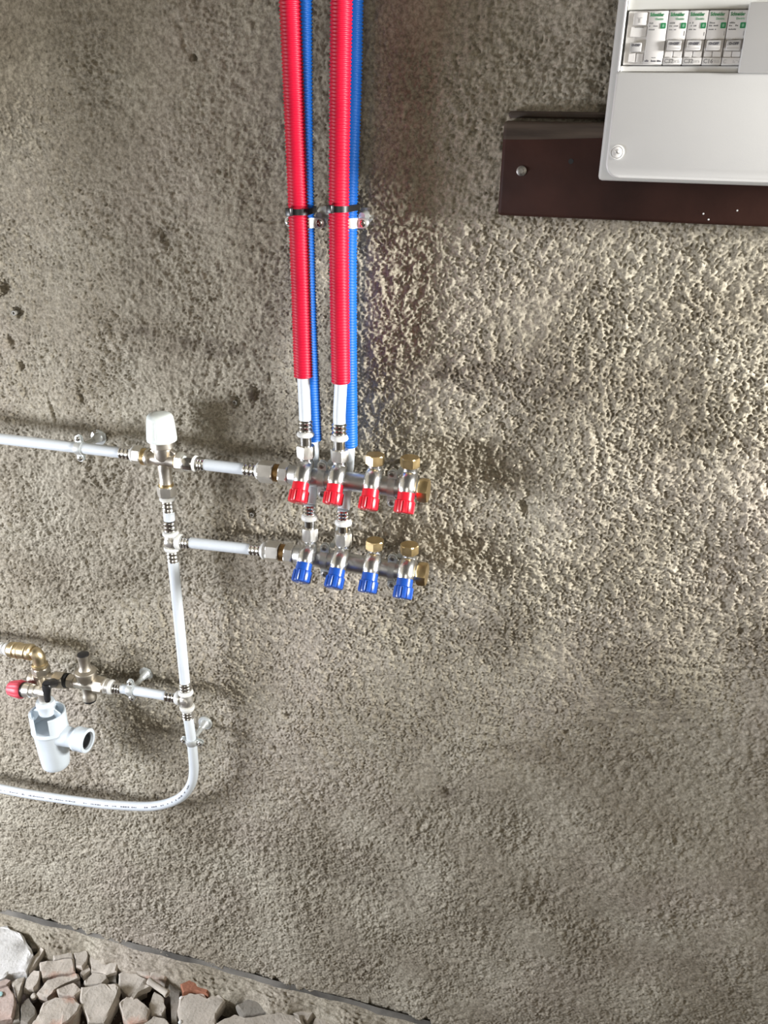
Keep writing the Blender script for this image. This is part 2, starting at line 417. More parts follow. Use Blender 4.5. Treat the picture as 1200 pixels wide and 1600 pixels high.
# damp-proof strip along the wall foot (trim_1) and the rough mortar fillet in front of it (trim_2)
tx = np.arange(-1.5, 0.9, 0.004); tv = np.linspace(0, 1, 7)
TX, TV = np.meshgrid(tx, tv)
wv = 0.002 * np.sin(TX * 23) + 0.0015 * np.sin(TX * 61 + 1)
TZ = -1.072 + 0.036 * TV + 0.4 * wv
TY = -(0.0005 + 0.006 * (1 - TV) ** 1.5 + 0.6 * wv)
DPC = mat('blue_grey_damp_strip', (0.150, 0.142, 0.126), 0.8, 0, 0.62, 12, bump=0.4, bscale=160)
t1 = grid_mesh('trim_1', TX, TY, TZ, DPC); t1['kind'] = 'structure'
tx = np.arange(-1.5, 0.9, 0.003); tv = np.linspace(0, 1, 36)
TX, TV = np.meshgrid(tx, tv)
n1 = band(TX.shape, 0.02, 0.06, 0.003, 1.0, 41); n2 = band(TX.shape, 0.008, 0.018, 0.003, 1.0, 42)
n3 = band(TX.shape, 0.09, 0.22, 0.003, 1.0, 43)[18][None, :]
width = 0.034 + 0.007 * n3
tpl = [(0.0, 0.002, -1.049), (0.30, 0.35, -1.055), (0.62, 0.80, -1.066), (0.82, 1.0, -1.085), (1.0, 1.05, -1.13)]
dd = np.interp(TV, [p[0] for p in tpl], [p[1] for p in tpl]); zz = np.interp(TV, [p[0] for p in tpl], [p[2] for p in tpl])
rough_ = 0.3 + 0.7 * np.clip(n3, 0, 1)
TYY = -(dd * width) - 0.0012 * n1 * TV; TZZ = zz + 0.0011 * n1 * np.sin(np.pi * TV) + 0.0018 * n2 * rough_ * np.sin(np.pi * TV)
t2 = grid_mesh('trim_2', TX, TYY, TZZ, PLASTER); t2['kind'] = 'structure'

# unseen thick wall added on the right; its window opening shapes the daylight
MBW = bpy.data.meshes.new('added_wall_right'); bmw = bmesh.new()
for (y0, y1, z0, z1) in ((-2.6, .0, -1.13, .13), (-2.6, .0, 1.05, 1.66), (-2.6, -1.15, .13, 1.05), (-.05, .0, .13, 1.05)):
    r_ = bmesh.ops.create_cube(bmw, size=1.0)
    bmesh.ops.transform(bmw, matrix=Matrix.Translation((1.375, (y0 + y1) / 2, (z0 + z1) / 2)) @ Matrix.Diagonal((.35, y1 - y0, z1 - z0, 1)), verts=r_['verts'])
bmw.to_mesh(MBW); bmw.free(); MBW.materials.append(PLASTER)
wr = bpy.data.objects.new('added_wall_right', MBW); COL.objects.link(wr); wr['kind'] = 'structure'

# unseen wall added on the left; its low opening cuts the light higher up
MBL_ = bpy.data.meshes.new('added_wall_left'); bmw = bmesh.new()
for (y0, y1, z0, z1) in ((-2.6, .0, .05, 1.66), (-2.6, -1.95, -1.13, .05), (-.12, .0, -1.13, .05)):
    r_ = bmesh.ops.create_cube(bmw, size=1.0)
    bmesh.ops.transform(bmw, matrix=Matrix.Translation((-1.45, (y0 + y1) / 2, (z0 + z1) / 2)) @ Matrix.Diagonal((.30, y1 - y0, z1 - z0, 1)), verts=r_['verts'])
bmw.to_mesh(MBL_); bmw.free(); MBL_.materials.append(PLASTER)
wl = bpy.data.objects.new('added_wall_left', MBL_); COL.objects.link(wl); wl['kind'] = 'structure'
# ------------------------------------------------------------------ electric board on the right: timber, enclosure, breakers
WOOD = mat('dark_varnished_wood', (0.034, 0.0135, 0.0095), 0.6, 0, 0.55, 9, bump=0.3, bscale=60, spec=0.18)
def wood_two_tone():
    nt = WOOD.node_tree; b = nt.nodes['Principled BSDF']; old = b.inputs['Base Color'].links[0].from_socket
    tc = nt.nodes.new('ShaderNodeTexCoord'); sp = nt.nodes.new('ShaderNodeSeparateXYZ'); nt.links.new(tc.outputs['Object'], sp.inputs[0])
    mp = nt.nodes.new('ShaderNodeMapping'); mp.inputs['Scale'].default_value = (6, 30, 90); nt.links.new(tc.outputs['Object'], mp.inputs[0])
    n = nt.nodes.new('ShaderNodeTexNoise'); n.inputs['Scale'].default_value = 1.6; n.inputs['Detail'].default_value = 5; nt.links.new(mp.outputs[0], n.inputs['Vector'])
    r = nt.nodes.new('ShaderNodeValToRGB'); r.color_ramp.elements[0].color = (0.050, 0.038, 0.030, 1); r.color_ramp.elements[1].color = (0.098, 0.076, 0.058, 1)
    r.color_ramp.elements[0].position = 0.35; r.color_ramp.elements[1].position = 0.68; nt.links.new(n.outputs[0], r.inputs[0])
    s = nt.nodes.new('ShaderNodeMath'); s.operation = 'SINE'; m1 = nt.nodes.new('ShaderNodeMath'); m1.operation = 'MULTIPLY_ADD'
    m1.inputs[1].default_value = 16; m1.inputs[2].default_value = 3.6; nt.links.new(sp.outputs['X'], m1.inputs[0]); nt.links.new(m1.outputs[0], s.inputs[0])
    m2 = nt.nodes.new('ShaderNodeMath'); m2.operation = 'MULTIPLY_ADD'; m2.inputs[1].default_value = 0.003; m2.inputs[2].default_value = 0.0335
    nt.links.new(s.outputs[0], m2.inputs[0])
    g = nt.nodes.new('ShaderNodeMath'); g.operation = 'GREATER_THAN'; nt.links.new(sp.outputs['Z'], g.inputs[0]); nt.links.new(m2.outputs[0], g.inputs[1])
    mx = nt.nodes.new('ShaderNodeMix'); mx.data_type = 'RGBA'; nt.links.new(g.outputs[0], mx.inputs['Factor']); nt.links.new(old, mx.inputs['A']); nt.links.new(r.outputs[0], mx.inputs['B'])
    nt.links.new(mx.outputs['Result'], b.inputs['Base Color'])
wood_two_tone()
BD = 0.030
bx0, bz0, bz1 = 0.1345, 0.4045, 0.5035
board = thing('mounting_board', 'dark brown varnished timber board screwed to the wall behind the white breaker box', 'board', (0.45, -BD / 2, (bz0 + bz1) / 2))
MB().box(bx0, 0.80, -BD, -0.004, bz0, bz1, 0.004, 2).build('plank', WOOD, board, angle=60)
p = at(815, 267, BD)
MB().lathe(p, OUT, [(0, .0056), (.0008, .0056), (.0012, .005)], 18).build('washer', MT['bolt'], board)
MB().hexa(p + OUT * .0012, OUT, .0022, .0030).build('bolt_head', MT['bolt'], board)
p = at(892, 252, BD)
MB().lathe(p - OUT * .004, OUT, [(0, .0028), (.00415, .0028)], 14).build('drill_hole', MT['gap'], board)
for q in ((1107, 343), (1152, 329), (1099, 334)):
    MB().lathe(at(q[0], q[1], BD), OUT, [(0, .0010), (.0005, .0007), (.0007, .0002)], 8).build('paint_speck', MT['speck'], board)
single(MB().box(0.137, 0.80, -0.013, -0.003, 0.5065, 0.5135, 0.002, 1), 'timber_lath', mat('dark_lath_wood', (0.05, 0.036, 0.026), 0.7, 0, 0.3, 40),
       'thin dark wooden lath lying along the top edge of the brown mounting board', 'lath')

# enclosure
DB = 0.100
e0 = at(944, 278, DB); zc0 = e0.z; xc0 = e0.x
zw = at(1060, 113, DB).z
encl = thing('breaker_enclosure', 'white plastic electrical enclosure with one row of breakers, fixed over the dark board', 'breaker box', (0.5, -0.065, 0.6))
xr, zt = xc0 + 0.52, zc0 + 0.36
MB().box(0.2435, xr + .004, -0.070, -BD - .0006, at(936, 282, 0.07).z, zt + .004, 0.004, 2).build('back_box', MT['boxedge'], encl, label='grey back edge of the box')
def rounded(x0, x1, z0, z1, y, r, corners=(1, 1, 1, 1), n=8):
    pts = []
    for (cx, cz, a0, on) in ((x0 + r, z0 + r, 180, corners[0]), (x1 - r, z0 + r, 270, corners[1]), (x1 - r, z1 - r, 0, corners[2]), (x0 + r, z1 - r, 90, corners[3])):
        if on:
            for i in range(n + 1):
                a = math.radians(a0 + 90 * i / n); pts.append((cx + r * math.cos(a), y, cz + r * math.sin(a)))
        else: pts.append((cx + (r if a0 in (270, 0) else -r), y, cz + (r if a0 in (0, 90) else -r)))
    return pts
MB().prism(rounded(xc0, xr, zc0, zw, -0.0705, .014, (1, 1, 0, 0)), (0, -(DB - .0705), 0), .0022, 3).build('lower_cover', MT['box'], encl, angle=50)
xs0 = at(974, 60, DB).x; xs1 = xs0
ztop = zw + 0.105
MB().box(xc0, xs0, -DB + .001, -.0705, zw + .0004, zt, .0015, 2).build('side_frame', MT['box'], encl)
MB().box(xs0 + .0003, xr, -.0760, -.0705, zw + .0004, ztop + .02, 0).build('breaker_rail', MT['boxedge'], encl)
zb0 = at(1060, 101.5, .097).z; zb1 = at(1060, 16, .097).z
MB().box(xs0 + .0003, xr, -.0935, -.0765, zw + .0004, zb0 - .0006, .0008, 1).build('window_sill', MT['box'], encl)
MB().box(xs0 + .0003, xr, -.0925, -.0765, zb1 + .0008, zb1 + .030, .0008, 1).build('window_head', MT['boxedge'], encl)
MB().box(xs0 + .0003, xr, -DB + .001, -.0765, zb1 + .0305, zt, .0015, 1).build('upper_cover', MT['box'], encl)
p = at(964, 238, DB)
MB().lathe(p, OUT, [(0, .0070), (.0010, .0070), (.0013, .0066), (.0013, .0058), (.0004, .0055), (.0004, .0001)], 28).build('screw_ring', MT['box'], encl)
sc = MB().lathe(p + OUT * .0004, OUT, [(0, .0053), (.0009, .0052), (.0013, .0045)], 24).build('screw', MT['breaker'], encl)
cr = MB(); ca = math.radians(20)
for a in (ca, ca + math.pi / 2):
    mtx = Matrix.Translation(p + OUT * .0017) @ Matrix.Rotation(a, 4, 'Y')
    cr.box(-.003, .003, -.0004, .0004, -.00055, .00055, 0, 1, mtx)
cr.build('cross_slot', MT['lever'], sc)
xb = at(1167, 8, .103).x
MB().box(at(1163, 60, .104).x, xr, -.104, -.0930, at(1180, 114, .104).z, at(1180, 3, .104).z, .0012, 2).build('blanking_panel', MT['box'], encl)

# breakers: one double unit and four singles clipped on the rail
def text_mesh(body, size, m, parent, pos, name, bold=0.0, align='LEFT', squeeze=1.0):
    cu = bpy.data.curves.new('txt', 'FONT'); cu.body = body; cu.size = size; cu.extrude = 0.00012; cu.offset = bold
    cu.align_x = align; cu.resolution_u = 2
    o = bpy.data.objects.new('txt', cu); COL.objects.link(o)
    bpy.context.view_layer.update()
    me = bpy.data.meshes.new_from_object(o.evaluated_get(bpy.context.evaluated_depsgraph_get()))
    bpy.data.objects.remove(o); bpy.data.curves.remove(cu)
    org = ORG[parent]
    T_ = Matrix.Translation(Vector(pos) - org) @ Matrix.Rotation(math.pi / 2, 4, 'X') @ Matrix.Diagonal((squeeze, 1, 1, 1))
    me.transform(T_); me.materials.clear(); me.materials.append(m); me.name = name
    r = bpy.data.objects.new(name, me); COL.objects.link(r); r.parent = parent; ORG[r] = org
    return r
BY = 0.097
edges = [at(px, 60, BY).x for px in (977.5, 1040.3, 1071.0, 1102.0, 1133.0, 1163.5)]
bh = zb1 - zb0
blab = ['double-width residual current breaker with test button, first from the left in the white box',
        'single breaker marked C32, directly right of the double-width unit',
        'second breaker marked C32, middle of the five devices in the white box',
        'single breaker marked C16, left of the last partly covered breaker',
        'rightmost breaker, partly covered by the white blanking panel']
rating = [None, 'C32', 'C32', 'C16', 'C']
def bar(parent, x, z, w, h=.0007, m='grey_print', y=None):
    # a line of print too small to read in the photograph
    y = -BY if y is None else y
    mb = MB(); k = max(2, int(w / .0011))
    for i in range(k):
        if random.random() < 0.86:
            hh = h * random.uniform(.7, 1.2)
            mb.box(x + w * i / k, x + w * (i + .78) / k, y - .0001, y + .0002, z, z + hh)
    if mb.v: mb.build('printed_text', MT[m], parent, flat=True)
for i in range(5):
    x0, x1 = edges[i] + .0003, edges[i + 1] - .0003
    w = x1 - x0
    t = thing('circuit_breaker', blab[i], 'breaker', ((x0 + x1) / 2, -.08, (zb0 + zb1) / 2), 'breakers in the white box' if 0 < i < 4 else None)
    zz = lambda f: zb1 - f * bh
    if i == 0:
        xm = x0 + w * .52
        MB().box(x0, x1, -.094, -.0767, zb0, zb1, .0006, 1).build('body', MT['breaker'], t)
        MB().box(xm, x1, -BY, -.0942, zz(.99), zz(.005), .0008, 2).build('front_plate', MT['breaker'], t)
        MB().box(x0 + w * .10, xm - .001, -.0955, -.0942, zz(.48), zz(.29), .0004, 1).build('front_plate', MT['breaker'], t)
        tb = MB().box(x0 + w * .14, xm - .002, -.0975, -.0942, zz(.265), zz(.03), .0008, 2).build('test_button', MT['breaker'], t)
        text_mesh('T', .0062, MT['lever'], tb, ((x0 + w * .14 + xm - .002) / 2, -.0977, zz(.22)), 'printed_text', .0001, 'CENTER')
        lv = MB().box(x0 + w * .13, xm - .0035, -.0985, -.0942, zz(.76), zz(.585), .0009, 2).build('toggle_lever', MT['lever'], t)
        text_mesh('O-OFF', .0028, MT['ink'], lv, ((x0 + w * .13 + xm - .0035) / 2, -.0987, zz(.655)), 'printed_text', .00012, 'CENTER')
        for k in (0, 1): MB().box(x0 + w * (.12 + .2 * k), x0 + w * (.30 + .2 * k), -.0955, -.0942, zz(.95), zz(.78), .0005, 1).build('terminal_cover', MT['breaker'], t)
        xl, wl = xm + .001, x1 - xm - .002
        bar(t, x0 + w * .2, zz(.31), .008, y=-.0956)
        for xx, ww in ((xl, .005), (xl + .0058, .0048), (xl + .0115, .004)): bar(t, xx, zz(.945), ww, .0016, 'ink')
        bar(t, xl + .006, zz(.875), .004, .0008, 'grey_print')
    else:
        MB().box(x0, x1, -BY + .003, -.0767, zb0, zb1, .0006, 1).build('body', MT['breaker'], t)
        MB().box(x0, x1, -BY, -BY + .0028, zz(.53), zz(.005), .0007, 2).build('front_plate', MT['breaker'], t)
        MB().box(x0, x1, -BY, -BY + .0028, zz(.99), zz(.86), .0006, 2).build('front_plate', MT['breaker'], t)
        for k in (0, 1): MB().box(x0 + w * (.05 + .45 * k), x0 + w * (.46 + .48 * k), -BY + .0012, -BY + .0032, zz(.855), zz(.745), .0004, 1).build('terminal_cover', MT['breaker'], t)
        lv = MB().box(x0 + w * .10, x1 - w * .16, -BY - .0022, -BY + .0032, zz(.735), zz(.545), .0012, 2).build('toggle_lever', MT['breaker'], t)
        MB().box(x0 + w * .12, x1 - w * .18, -BY - .0024, -BY - .0021, zz(.645), zz(.55)).build('dark_inset', MT['lever'], lv)
        text_mesh('O-OFF', .0030, MT['ink'], lv, (x0 + w * .47, -BY - .0026, zz(.63)), 'printed_text', .00014, 'CENTER')
        MB().box(x0 + w * .14, x1 - w * .2, -BY - .0024, -BY - .0021, zz(.70), zz(.685)).build('grey_line', MT['lever'], lv)
        xl, wl = x0 + .0014, w - .002
        bar(t, x0 + w * .1, zz(.515), w * .75, .0003, 'lever')
        bar(t, x1 - .0016, zz(.46), .0005, .0035, 'grey_print')
        text_mesh(rating[i], .0052 if i < 4 else .0044, MT['grey_print'] if i < 4 else MT['lever'], t, (x0 + .001, -BY - .0001, zz(.965)), 'printed_text', .00006)
        bar(t, x0 + .0098, zz(.955), .0058, .0012, 'lever'); bar(t, x0 + .0098, zz(.92), .0052, .0006, 'lever')
    text_mesh('Schneider', .0042, MT['green'], t, (xl - .0002, -BY - .0001, zz(.105)), 'printed_text', .00010, squeeze=.76)
    text_mesh('Electric', .0028, MT['palegreen'], t, (xl + .0052, -BY - .0001, zz(.175)), 'printed_text', .00004, squeeze=.9)
    gm = MB().prism(rounded(xl + wl - .0050, xl + wl - .0002, zz(.33), zz(.225), -BY, .0007, n=3), (0, -.0003, 0)).build('green_mark', MT['green'], t)
    MB().prism(rounded(xl + wl - .0036, xl + wl - .0016, zz(.305), zz(.25), -BY - .0003, .0008, n=3), (0, -.0001, 0)).build('pale_ring', MT['palegreen'], gm)
    bar(t, xl, zz(.245), .0050, .0013); bar(t, xl, zz(.295), .0028, .0012); bar(t, xl + .004, zz(.295), .0042, .0012)
    bar(t, xl, zz(.36), .0068, .0010)

# ------------------------------------------------------------------ fittings used everywhere
def ribbed(L, r):
    p = [(0, r * .93), (.0008, r)]
    n = 3
    for k in range(n):
        a = L * (k + .2) / n; b = L * (k + .8) / n
        p += [(a, r), (a + .0009, r * 1.075), ((a + b) / 2, r * 1.10), (b - .0009, r * 1.075), (b, r * .985)]
    return p + [(L - .0008, r), (L, r * .93)]
def sleeve(P, u, L, parent, r=.0092): return MB().lathe(P, u, ribbed(L, r), 20).build('press_sleeve', MT['steel'], parent)
def collar(P, u, parent, L=.0045, r=.0108):
    return MB().lathe(P, u, [(0, r * .86), (L * .3, r), (L * .75, r * 1.05), (L, r * .98), (L, r * .8)], 22).build('collar', MT['collar'], parent)
def neck(P, u, L, parent, r=.0080, m='steel'): return MB().lathe(P, u, [(0, r), (L, r)], 18).build('neck', MT[m], parent)
def nut(P, u, L, R, parent, m='satin', rot=0.0, name='hex_nut', ref=None): return MB().hexa(P, u, L, R, rot, ref).build(name, MT[m], parent, angle=25)
PR = 0.0081

# ------------------------------------------------------------------ manifolds with their valves
def manifold(tag, pts, zoff, knobm, colour, ax0, ax1, d, valves, plugs):
    """ax0, ax1: ends of the main tube; valves: x of each outlet with its top and knob positions"""
    lab = ('chrome four-outlet manifold with red knobs, upper of the two' if colour == 'red'
           else 'chrome four-outlet manifold with blue knobs, lower of the two')
    t = thing('manifold', lab, 'manifold', (ax0 + ax1) / 2)
    u = (ax1 - ax0).normalized(); L = (ax1 - ax0).length
    MB().lathe(ax0, u, [(0, .0120), (.002, .0132), (L - .004, .0132), (L - .002, .0125), (L, .0125)], 28).build('main_tube', MT['brushed'], t)
    # inlet union
    MB().hexa(ax0 - u * .0125, u, .0125, .0158, 0.25).build('union_nut', MT['satin'], t, angle=25)
    MB().lathe(ax0 - u * .0205, u, [(0, .0122), (.008, .0122)], 24).build('brass_ring', MT['thread'], t)
    # end plug
    MB().hexa(ax1, u, .0125, .0168, 0.35 + math.pi / 6, c=.0022).build('end_plug', MT['brass'], t, angle=25, label='brass hexagonal end plug')
    for k, (top, kn) in enumerate(valves):
        ku = (kn - top).normalized(); kl = (kn - top).length
        a = top + Z * .000; 
        mid = top.lerp(kn, .25)
        pth = catmull([top, top - Z * .010, top.lerp(kn, .42), kn - ku * .0145], 6)
        n = len(pth); rr = [np.interp(i / (n - 1), [0, .12, .2, .3, .55, .9, 1], [.0088, .0090, .0097, .0106, .0116, .0122, .0112]) for i in range(n)]
        MB().tube(pth, rr, 22).build('valve_body', MT['chrome'], t)
        kb = kn - ku * .0150
        flute = lambda th, s: 1.0
        kn_ = MB()
        kn_.lathe(kb, ku, [(0, .0100), (.0010, .0110), (.0105, .0112), (.0110, .0112)], 40)
        def fl(th, s): return 1.0 - (.075 if (math.cos(th * 12) > 0.35 and s > .0125) else 0.0)
        kn_.lathe(kb, ku, [(.0110, .0114), (.0118, .0129), (.0130, .0132), (.0250, .0134), (.0268, .0128), (.0276, .0110)], 96, rmod=fl)
        kk = kn_.build('knob', MT[knobm], t, angle=30)
        MB().lathe(kb + ku * .0276, ku, [(0, .0030), (.0006, .0030)], 14).build('knob_screw', MT['steel'], kk)
        if k in plugs:
            MB().hexa(top + Z * .0004, Z, .0130, .0130, plugs[k], c=.0012).build('blanking_plug', MT['brass'], t, angle=25, label='brass hexagonal blanking plug')
    return t
DM = 0.055
ra0 = at(452, 742.5, DM); ra1 = at(655, 764, DM); ra0.z = ra1.z = (ra0.z + ra1.z) / 2
ba0 = at(460, 866.5, DM); ba1 = at(653, 895.5, DM); zm = (ba0.z + ba1.z) / 2; ba0.z = zm + .001; ba1.z = zm - .001
def valve_pts(nuts, knobs):
    out = []
    for (nx_, ny_), (kx, ky) in zip(nuts, knobs):
        top = at(nx_, ny_, .058)
        best = min(np.linspace(.06, .12, 121), key=lambda d: abs(at(kx, ky, d).x - top.x))
        k = at(kx, ky, float(np.clip(best, .079, .090))); k.x = top.x + (k.x - top.x) * .6
        out.append((top, k))
    return out
rv = valve_pts([(478, 714.5), (530.5, 719.5), (586, 725), (640.5, 729.5)], [(467.5, 771), (521.5, 774), (577, 782), (632.5, 787)])
bv = valve_pts([(484.5, 843), (536.5, 850), (585.5, 857.5), (639.5, 864.5)], [(472.5, 896), (522.5, 905), (576, 912), (630.5, 921)])
MR = manifold('r', None, 0, 'red_knob', 'red', ra0, ra1, DM, rv, {2: 0.05, 3: 0.52})
MBL = manifold('b', None, 0, 'blue_knob', 'blue', ba0, ba1, DM, bv, {2: 0.1, 3: 0.45})

# clamp brackets holding the manifolds off the wall
def manifold_bracket(px, ax0, ax1, label):
    c = at(px[0], px[1], DM); f = (c.x - ax0.x) / (ax1.x - ax0.x); c = ax0.lerp(ax1, f)
    t = thing('manifold_bracket', label, 'bracket', c, 'brackets behind the manifolds')
    mb = MB(); n = 28; rs = []
    for j in range(n):
        th = 2 * math.pi * j / n; dr = Vector((0, math.cos(th), math.sin(th)))
        rs.append([c + X * s * .0045 + dr * r for s, r in ((-1, .0134), (1, .0134), (1, .0152), (-1, .0152))])
    rs.append(rs[0]); mb.rings(rs, True, False).build('ring', MT['zinc'], t)
    for s, nm in ((1, 'upper'), (-1, 'lower')):
        ec = c + Z * s * .0205 + OUT * .004
        poly = []
        for i in range(13):
            a = math.pi * i / 12; poly.append(ec + X * math.cos(a) * .0062 + Z * s * (math.sin(a) * .0062))
        poly += [ec + X * -.0062 - Z * s * .0075, ec + X * .0062 - Z * s * .0075]
        ear = MB().prism(poly, OUT * .0020, .0003, 1).build('ear', MT['zinc'], t)
        s_ = MB().lathe(ec + OUT * .0020, OUT, [(0, .0040), (.0016, .0040), (.0022, .0032), (.0022, .0018), (.0008, .0016), (.0008, .0001)], 16).build('screw', MT['bolt'], ear)
        MB().prism([q - OUT * .0045 for q in poly], OUT * .0020, .0003, 1).build('back_ear', MT['zinc'], t)
    back = Vector((c.x, -.0155, c.z)) + OUT * 0
    MB().lathe(Vector((c.x + .008, 0, c.z + .0205)), OUT, [(0, .0040), (DM - .0045, .0040)], 14).build('stud', MT['zinc'], t)
    MB().lathe(Vector((c.x + .008, -.0005, c.z + .0205)), OUT, [(0, .0108), (.0015, .0110), (.0024, .0104), (.003, .006), (.006, .0052), (.0064, .0042)], 22).build('wall_flange', MT['zinc'], t)
    return t
manifold_bracket((505, 747), ra0, ra1, 'zinc clamp bracket on the red-knob manifold between its first and second valves')
manifold_bracket((614, 759), ra0, ra1, 'zinc clamp bracket on the red-knob manifold between its third and fourth valves')
manifold_bracket((509, 874), ba0, ba1, 'zinc clamp bracket on the blue-knob manifold between its first and second valves')
manifold_bracket((614, 890), ba0, ba1, 'zinc clamp bracket on the blue-knob manifold between its third and fourth valves')

# ------------------------------------------------------------------ conduits and the pipes coming out of them
def corrugated(name, path, r, m, label, cat='conduit'):
    pts = resample(catmull(path, 10), .0009); k = len(pts); rr = []
    for i in range(k):
        ph = (i % 4)
        rr.append(r * (1.0, 1.0, .90, .90)[ph])
    c = sum(pts, Vector()) / k
    return single(MB().tube(pts, rr, 22, True), name, MT[m], label, cat, angle=70)
RD = 0.060
red1 = [at(447.5, -110, .066), at(453, 0, .064), at(459.5, 160, .060), at(466, 332, .0585), at(470, 450, .0585), at(474, 589, .060)]
red2 = [at(536, -110, .066), at(533.6, 0, .064), at(531, 180, .061), at(529.6, 332, .0585), at(530.5, 460, .0585), at(532.7, 598, .060)]
blu1 = [at(470, -110, .031), at(472, 0, .031), at(473.5, 160, .031), at(477, 347, .030), at(482, 520, .030), at(489.5, 687, .031)]
blu2 = [at(553, -110, .031), at(551.5, 0, .031), at(549, 160, .031), at(543.5, 347, .030), at(543.5, 520, .030), at(545.3, 697, .031)]
corrugated('corrugated_conduit', red1, .0122, 'red', 'left red corrugated conduit running down to the red-knob manifold')
corrugated('corrugated_conduit', red2, .0122, 'red', 'right red corrugated conduit running down to the red-knob manifold')
corrugated('corrugated_conduit', blu1, .0118, 'blue', 'blue corrugated conduit half hidden behind the left red one')
corrugated('corrugated_conduit', blu2, .0118, 'blue', 'blue corrugated conduit beside and behind the right red one')

def riser(label, end, ptop, mid, top, ys, group):
    """white pipe, sleeve, collar, neck and nut standing on a valve outlet"""
    t = thing('water_pipe', label, 'pipe', top, group)
    yn, yc, ysl, ysp = ys   # pixel rows: top of nut, top of neck, top of collar, top of sleeve
    d0 = .058
    px = end[0]
    z = [at(px, y, d0).z for y in ys]
    x = top.x
    B = lambda zz: Vector((x, top.y, zz))
    nut(B(top.z + .0004), Z, z[0] - top.z - .0004, .0124, t, 'satin', end[1])
    neck(B(z[0]), Z, z[1] - z[0], t, .0078)
    collar(B(z[2]), -Z, t, max(.003, z[2] - z[1]), .0112)
    sleeve(B(z[2]), Z, z[3] - z[2], t, .0090)
    MB().tube(catmull([B(z[3])] + mid + [ptop], 10), PR, 18).build('tube', MT['pipe'], t)
    return t
top = rv[0][0]; riser('white pipe from the left red conduit onto the first red-knob valve', (478, .12), red1[-1] + Z * .0015, [Vector((top.x, top.y, at(476, 640, .058).z))], top, (696, 681, 675, 656), None)
top = rv[1][0]; riser('white pipe from the right red conduit onto the second red-knob valve', (531, .50), red2[-1] + Z * .0015, [Vector((top.x, top.y, at(532, 645, .058).z))], top, (702, 687, 680, 661), None)
top = bv[0][0]; riser('white pipe from the left blue conduit passing behind the red-knob manifold', (485, .42), blu1[-1] - Z * .0012,
      [Vector((top.x, -.050, at(487, 775, .055).z)), at(488.5, 745, .033), at(489.3, 715, .031)], top, (824, 811, 804, 788), None)
top = bv[1][0]; riser('white pipe from the right blue conduit passing behind the red-knob manifold', (537, .48), blu2[-1] - Z * .0012,
      [Vector((top.x, -.050, at(539.5, 782, .055).z)), at(541.5, 752, .033), at(544.0, 724, .031)], top, (832, 819, 812, 796), None)

# conduit clips on the wall and black cable ties
def ear_plate(c, ux, uz, r, ln):
    poly = [c + ux * math.cos(math.pi * (i / 12 - .5)) * r + uz * math.sin(math.pi * (i / 12 - .5)) * r for i in range(13)]
    poly += [c - ux * ln + uz * r, c - ux * ln - uz * r]
    return poly
def conduit_clip(c, label):
    t = thing('conduit_clip', label, 'pipe clip', c, 'conduit clips')
    rs = []; n = 30
    for j in range(n):
        th = 2 * math.pi * j / n; dr = Vector((math.cos(th), math.sin(th), 0))
        rs.append([c + Z * s * .0058 + dr * r for s, r in ((-1, .0121), (1, .0121), (1, .0138), (-1, .0138))])
    rs.append(rs[0]); MB().rings(rs, True, False).build('ring', MT['zinc'], t)
    for s in (-1, 1):
        ec = c + X * s * .0195 + OUT * .0015
        e = MB().prism(ear_plate(ec, X * s, Z, .0060, .0065), OUT * .002, .0003, 1).build('ear', MT['zinc'], t)
        MB().lathe(ec + OUT * .002, OUT, [(0, .0042), (.0016, .0042), (.0022, .0032), (.0022, .0018), (.0008, .0016), (.0008, .0001)], 16).build('screw', MT['steel'], e)
        MB().prism(ear_plate(ec - OUT * .005, X * s, Z, .0060, .0065), OUT * .002, .0003, 1).build('back_ear', MT['zinc'], t)
    MB().lathe(Vector((c.x + .015, -.0005, c.z + .007)), OUT, [(0, .0100), (.0015, .0102), (.0024, .0094), (.0035, .0060), (.012, .0050), (.022, .0042)], 22).build('wall_flange', MT['zinc'], t)
conduit_clip(at(477, 347, .030), 'zinc wall clip around the left blue conduit below the black tie')
conduit_clip(at(543.5, 347.5, .030), 'zinc wall clip around the right blue conduit below the black tie')
def cable_tie(a, b, z, hx, label):
    t = thing('cable_tie', label, 'cable tie', Vector((a.x, a.y, z)), 'black cable ties')
    # strap outline: hull of the two conduits at this height
    pts = []
    R_ = .0128
    a2 = Vector((a.x, a.y)); b2 = Vector((b.x, b.y)); u = (b2 - a2).normalized(); base = math.atan2(u.y, u.x)
    for i in range(17): th = base + math.pi / 2 + math.pi * i / 16; pts.append(a2 + Vector((math.cos(th), math.sin(th))) * R_)
    for i in range(17): th = base - math.pi / 2 + math.pi * i / 16; pts.append(b2 + Vector((math.cos(th), math.sin(th))) * R_)
    n = len(pts); rs = []
    for i in range(n):
        p, q = pts[i - 1], pts[(i + 1) % n]; tg = (q - p).normalized(); nr = Vector((tg.y, -tg.x))
        c = pts[i]
        rs.append([Vector((c.x + nr.x * o, c.y + nr.y * o, z + s)) for s, o in ((-.0034, 0), (-.0034, .0014), (.0034, .0014), (.0034, 0))])
    rs.append(rs[0]); MB().rings(rs, True, False).build('strap', MT['black'], t)
    th = math.radians(hx); h = Vector((a.x + math.cos(th) * .0155, a.y + math.sin(th) * .0155, z))
    mtx = Matrix.Translation(h) @ Matrix.Rotation(th, 4, 'Z')
    MB().box(-.0026, .003, -.0040, .0040, -.0045, .0045, .0008, 2, mtx).build('lock_head', MT['black'], t)
def interp_path(path, py):
    for p, q in zip(path, path[1:]):
        zt_ = at(500, py, .045).z
        if p.z >= zt_ >= q.z: return p.lerp(q, (p.z - zt_) / (p.z - q.z))
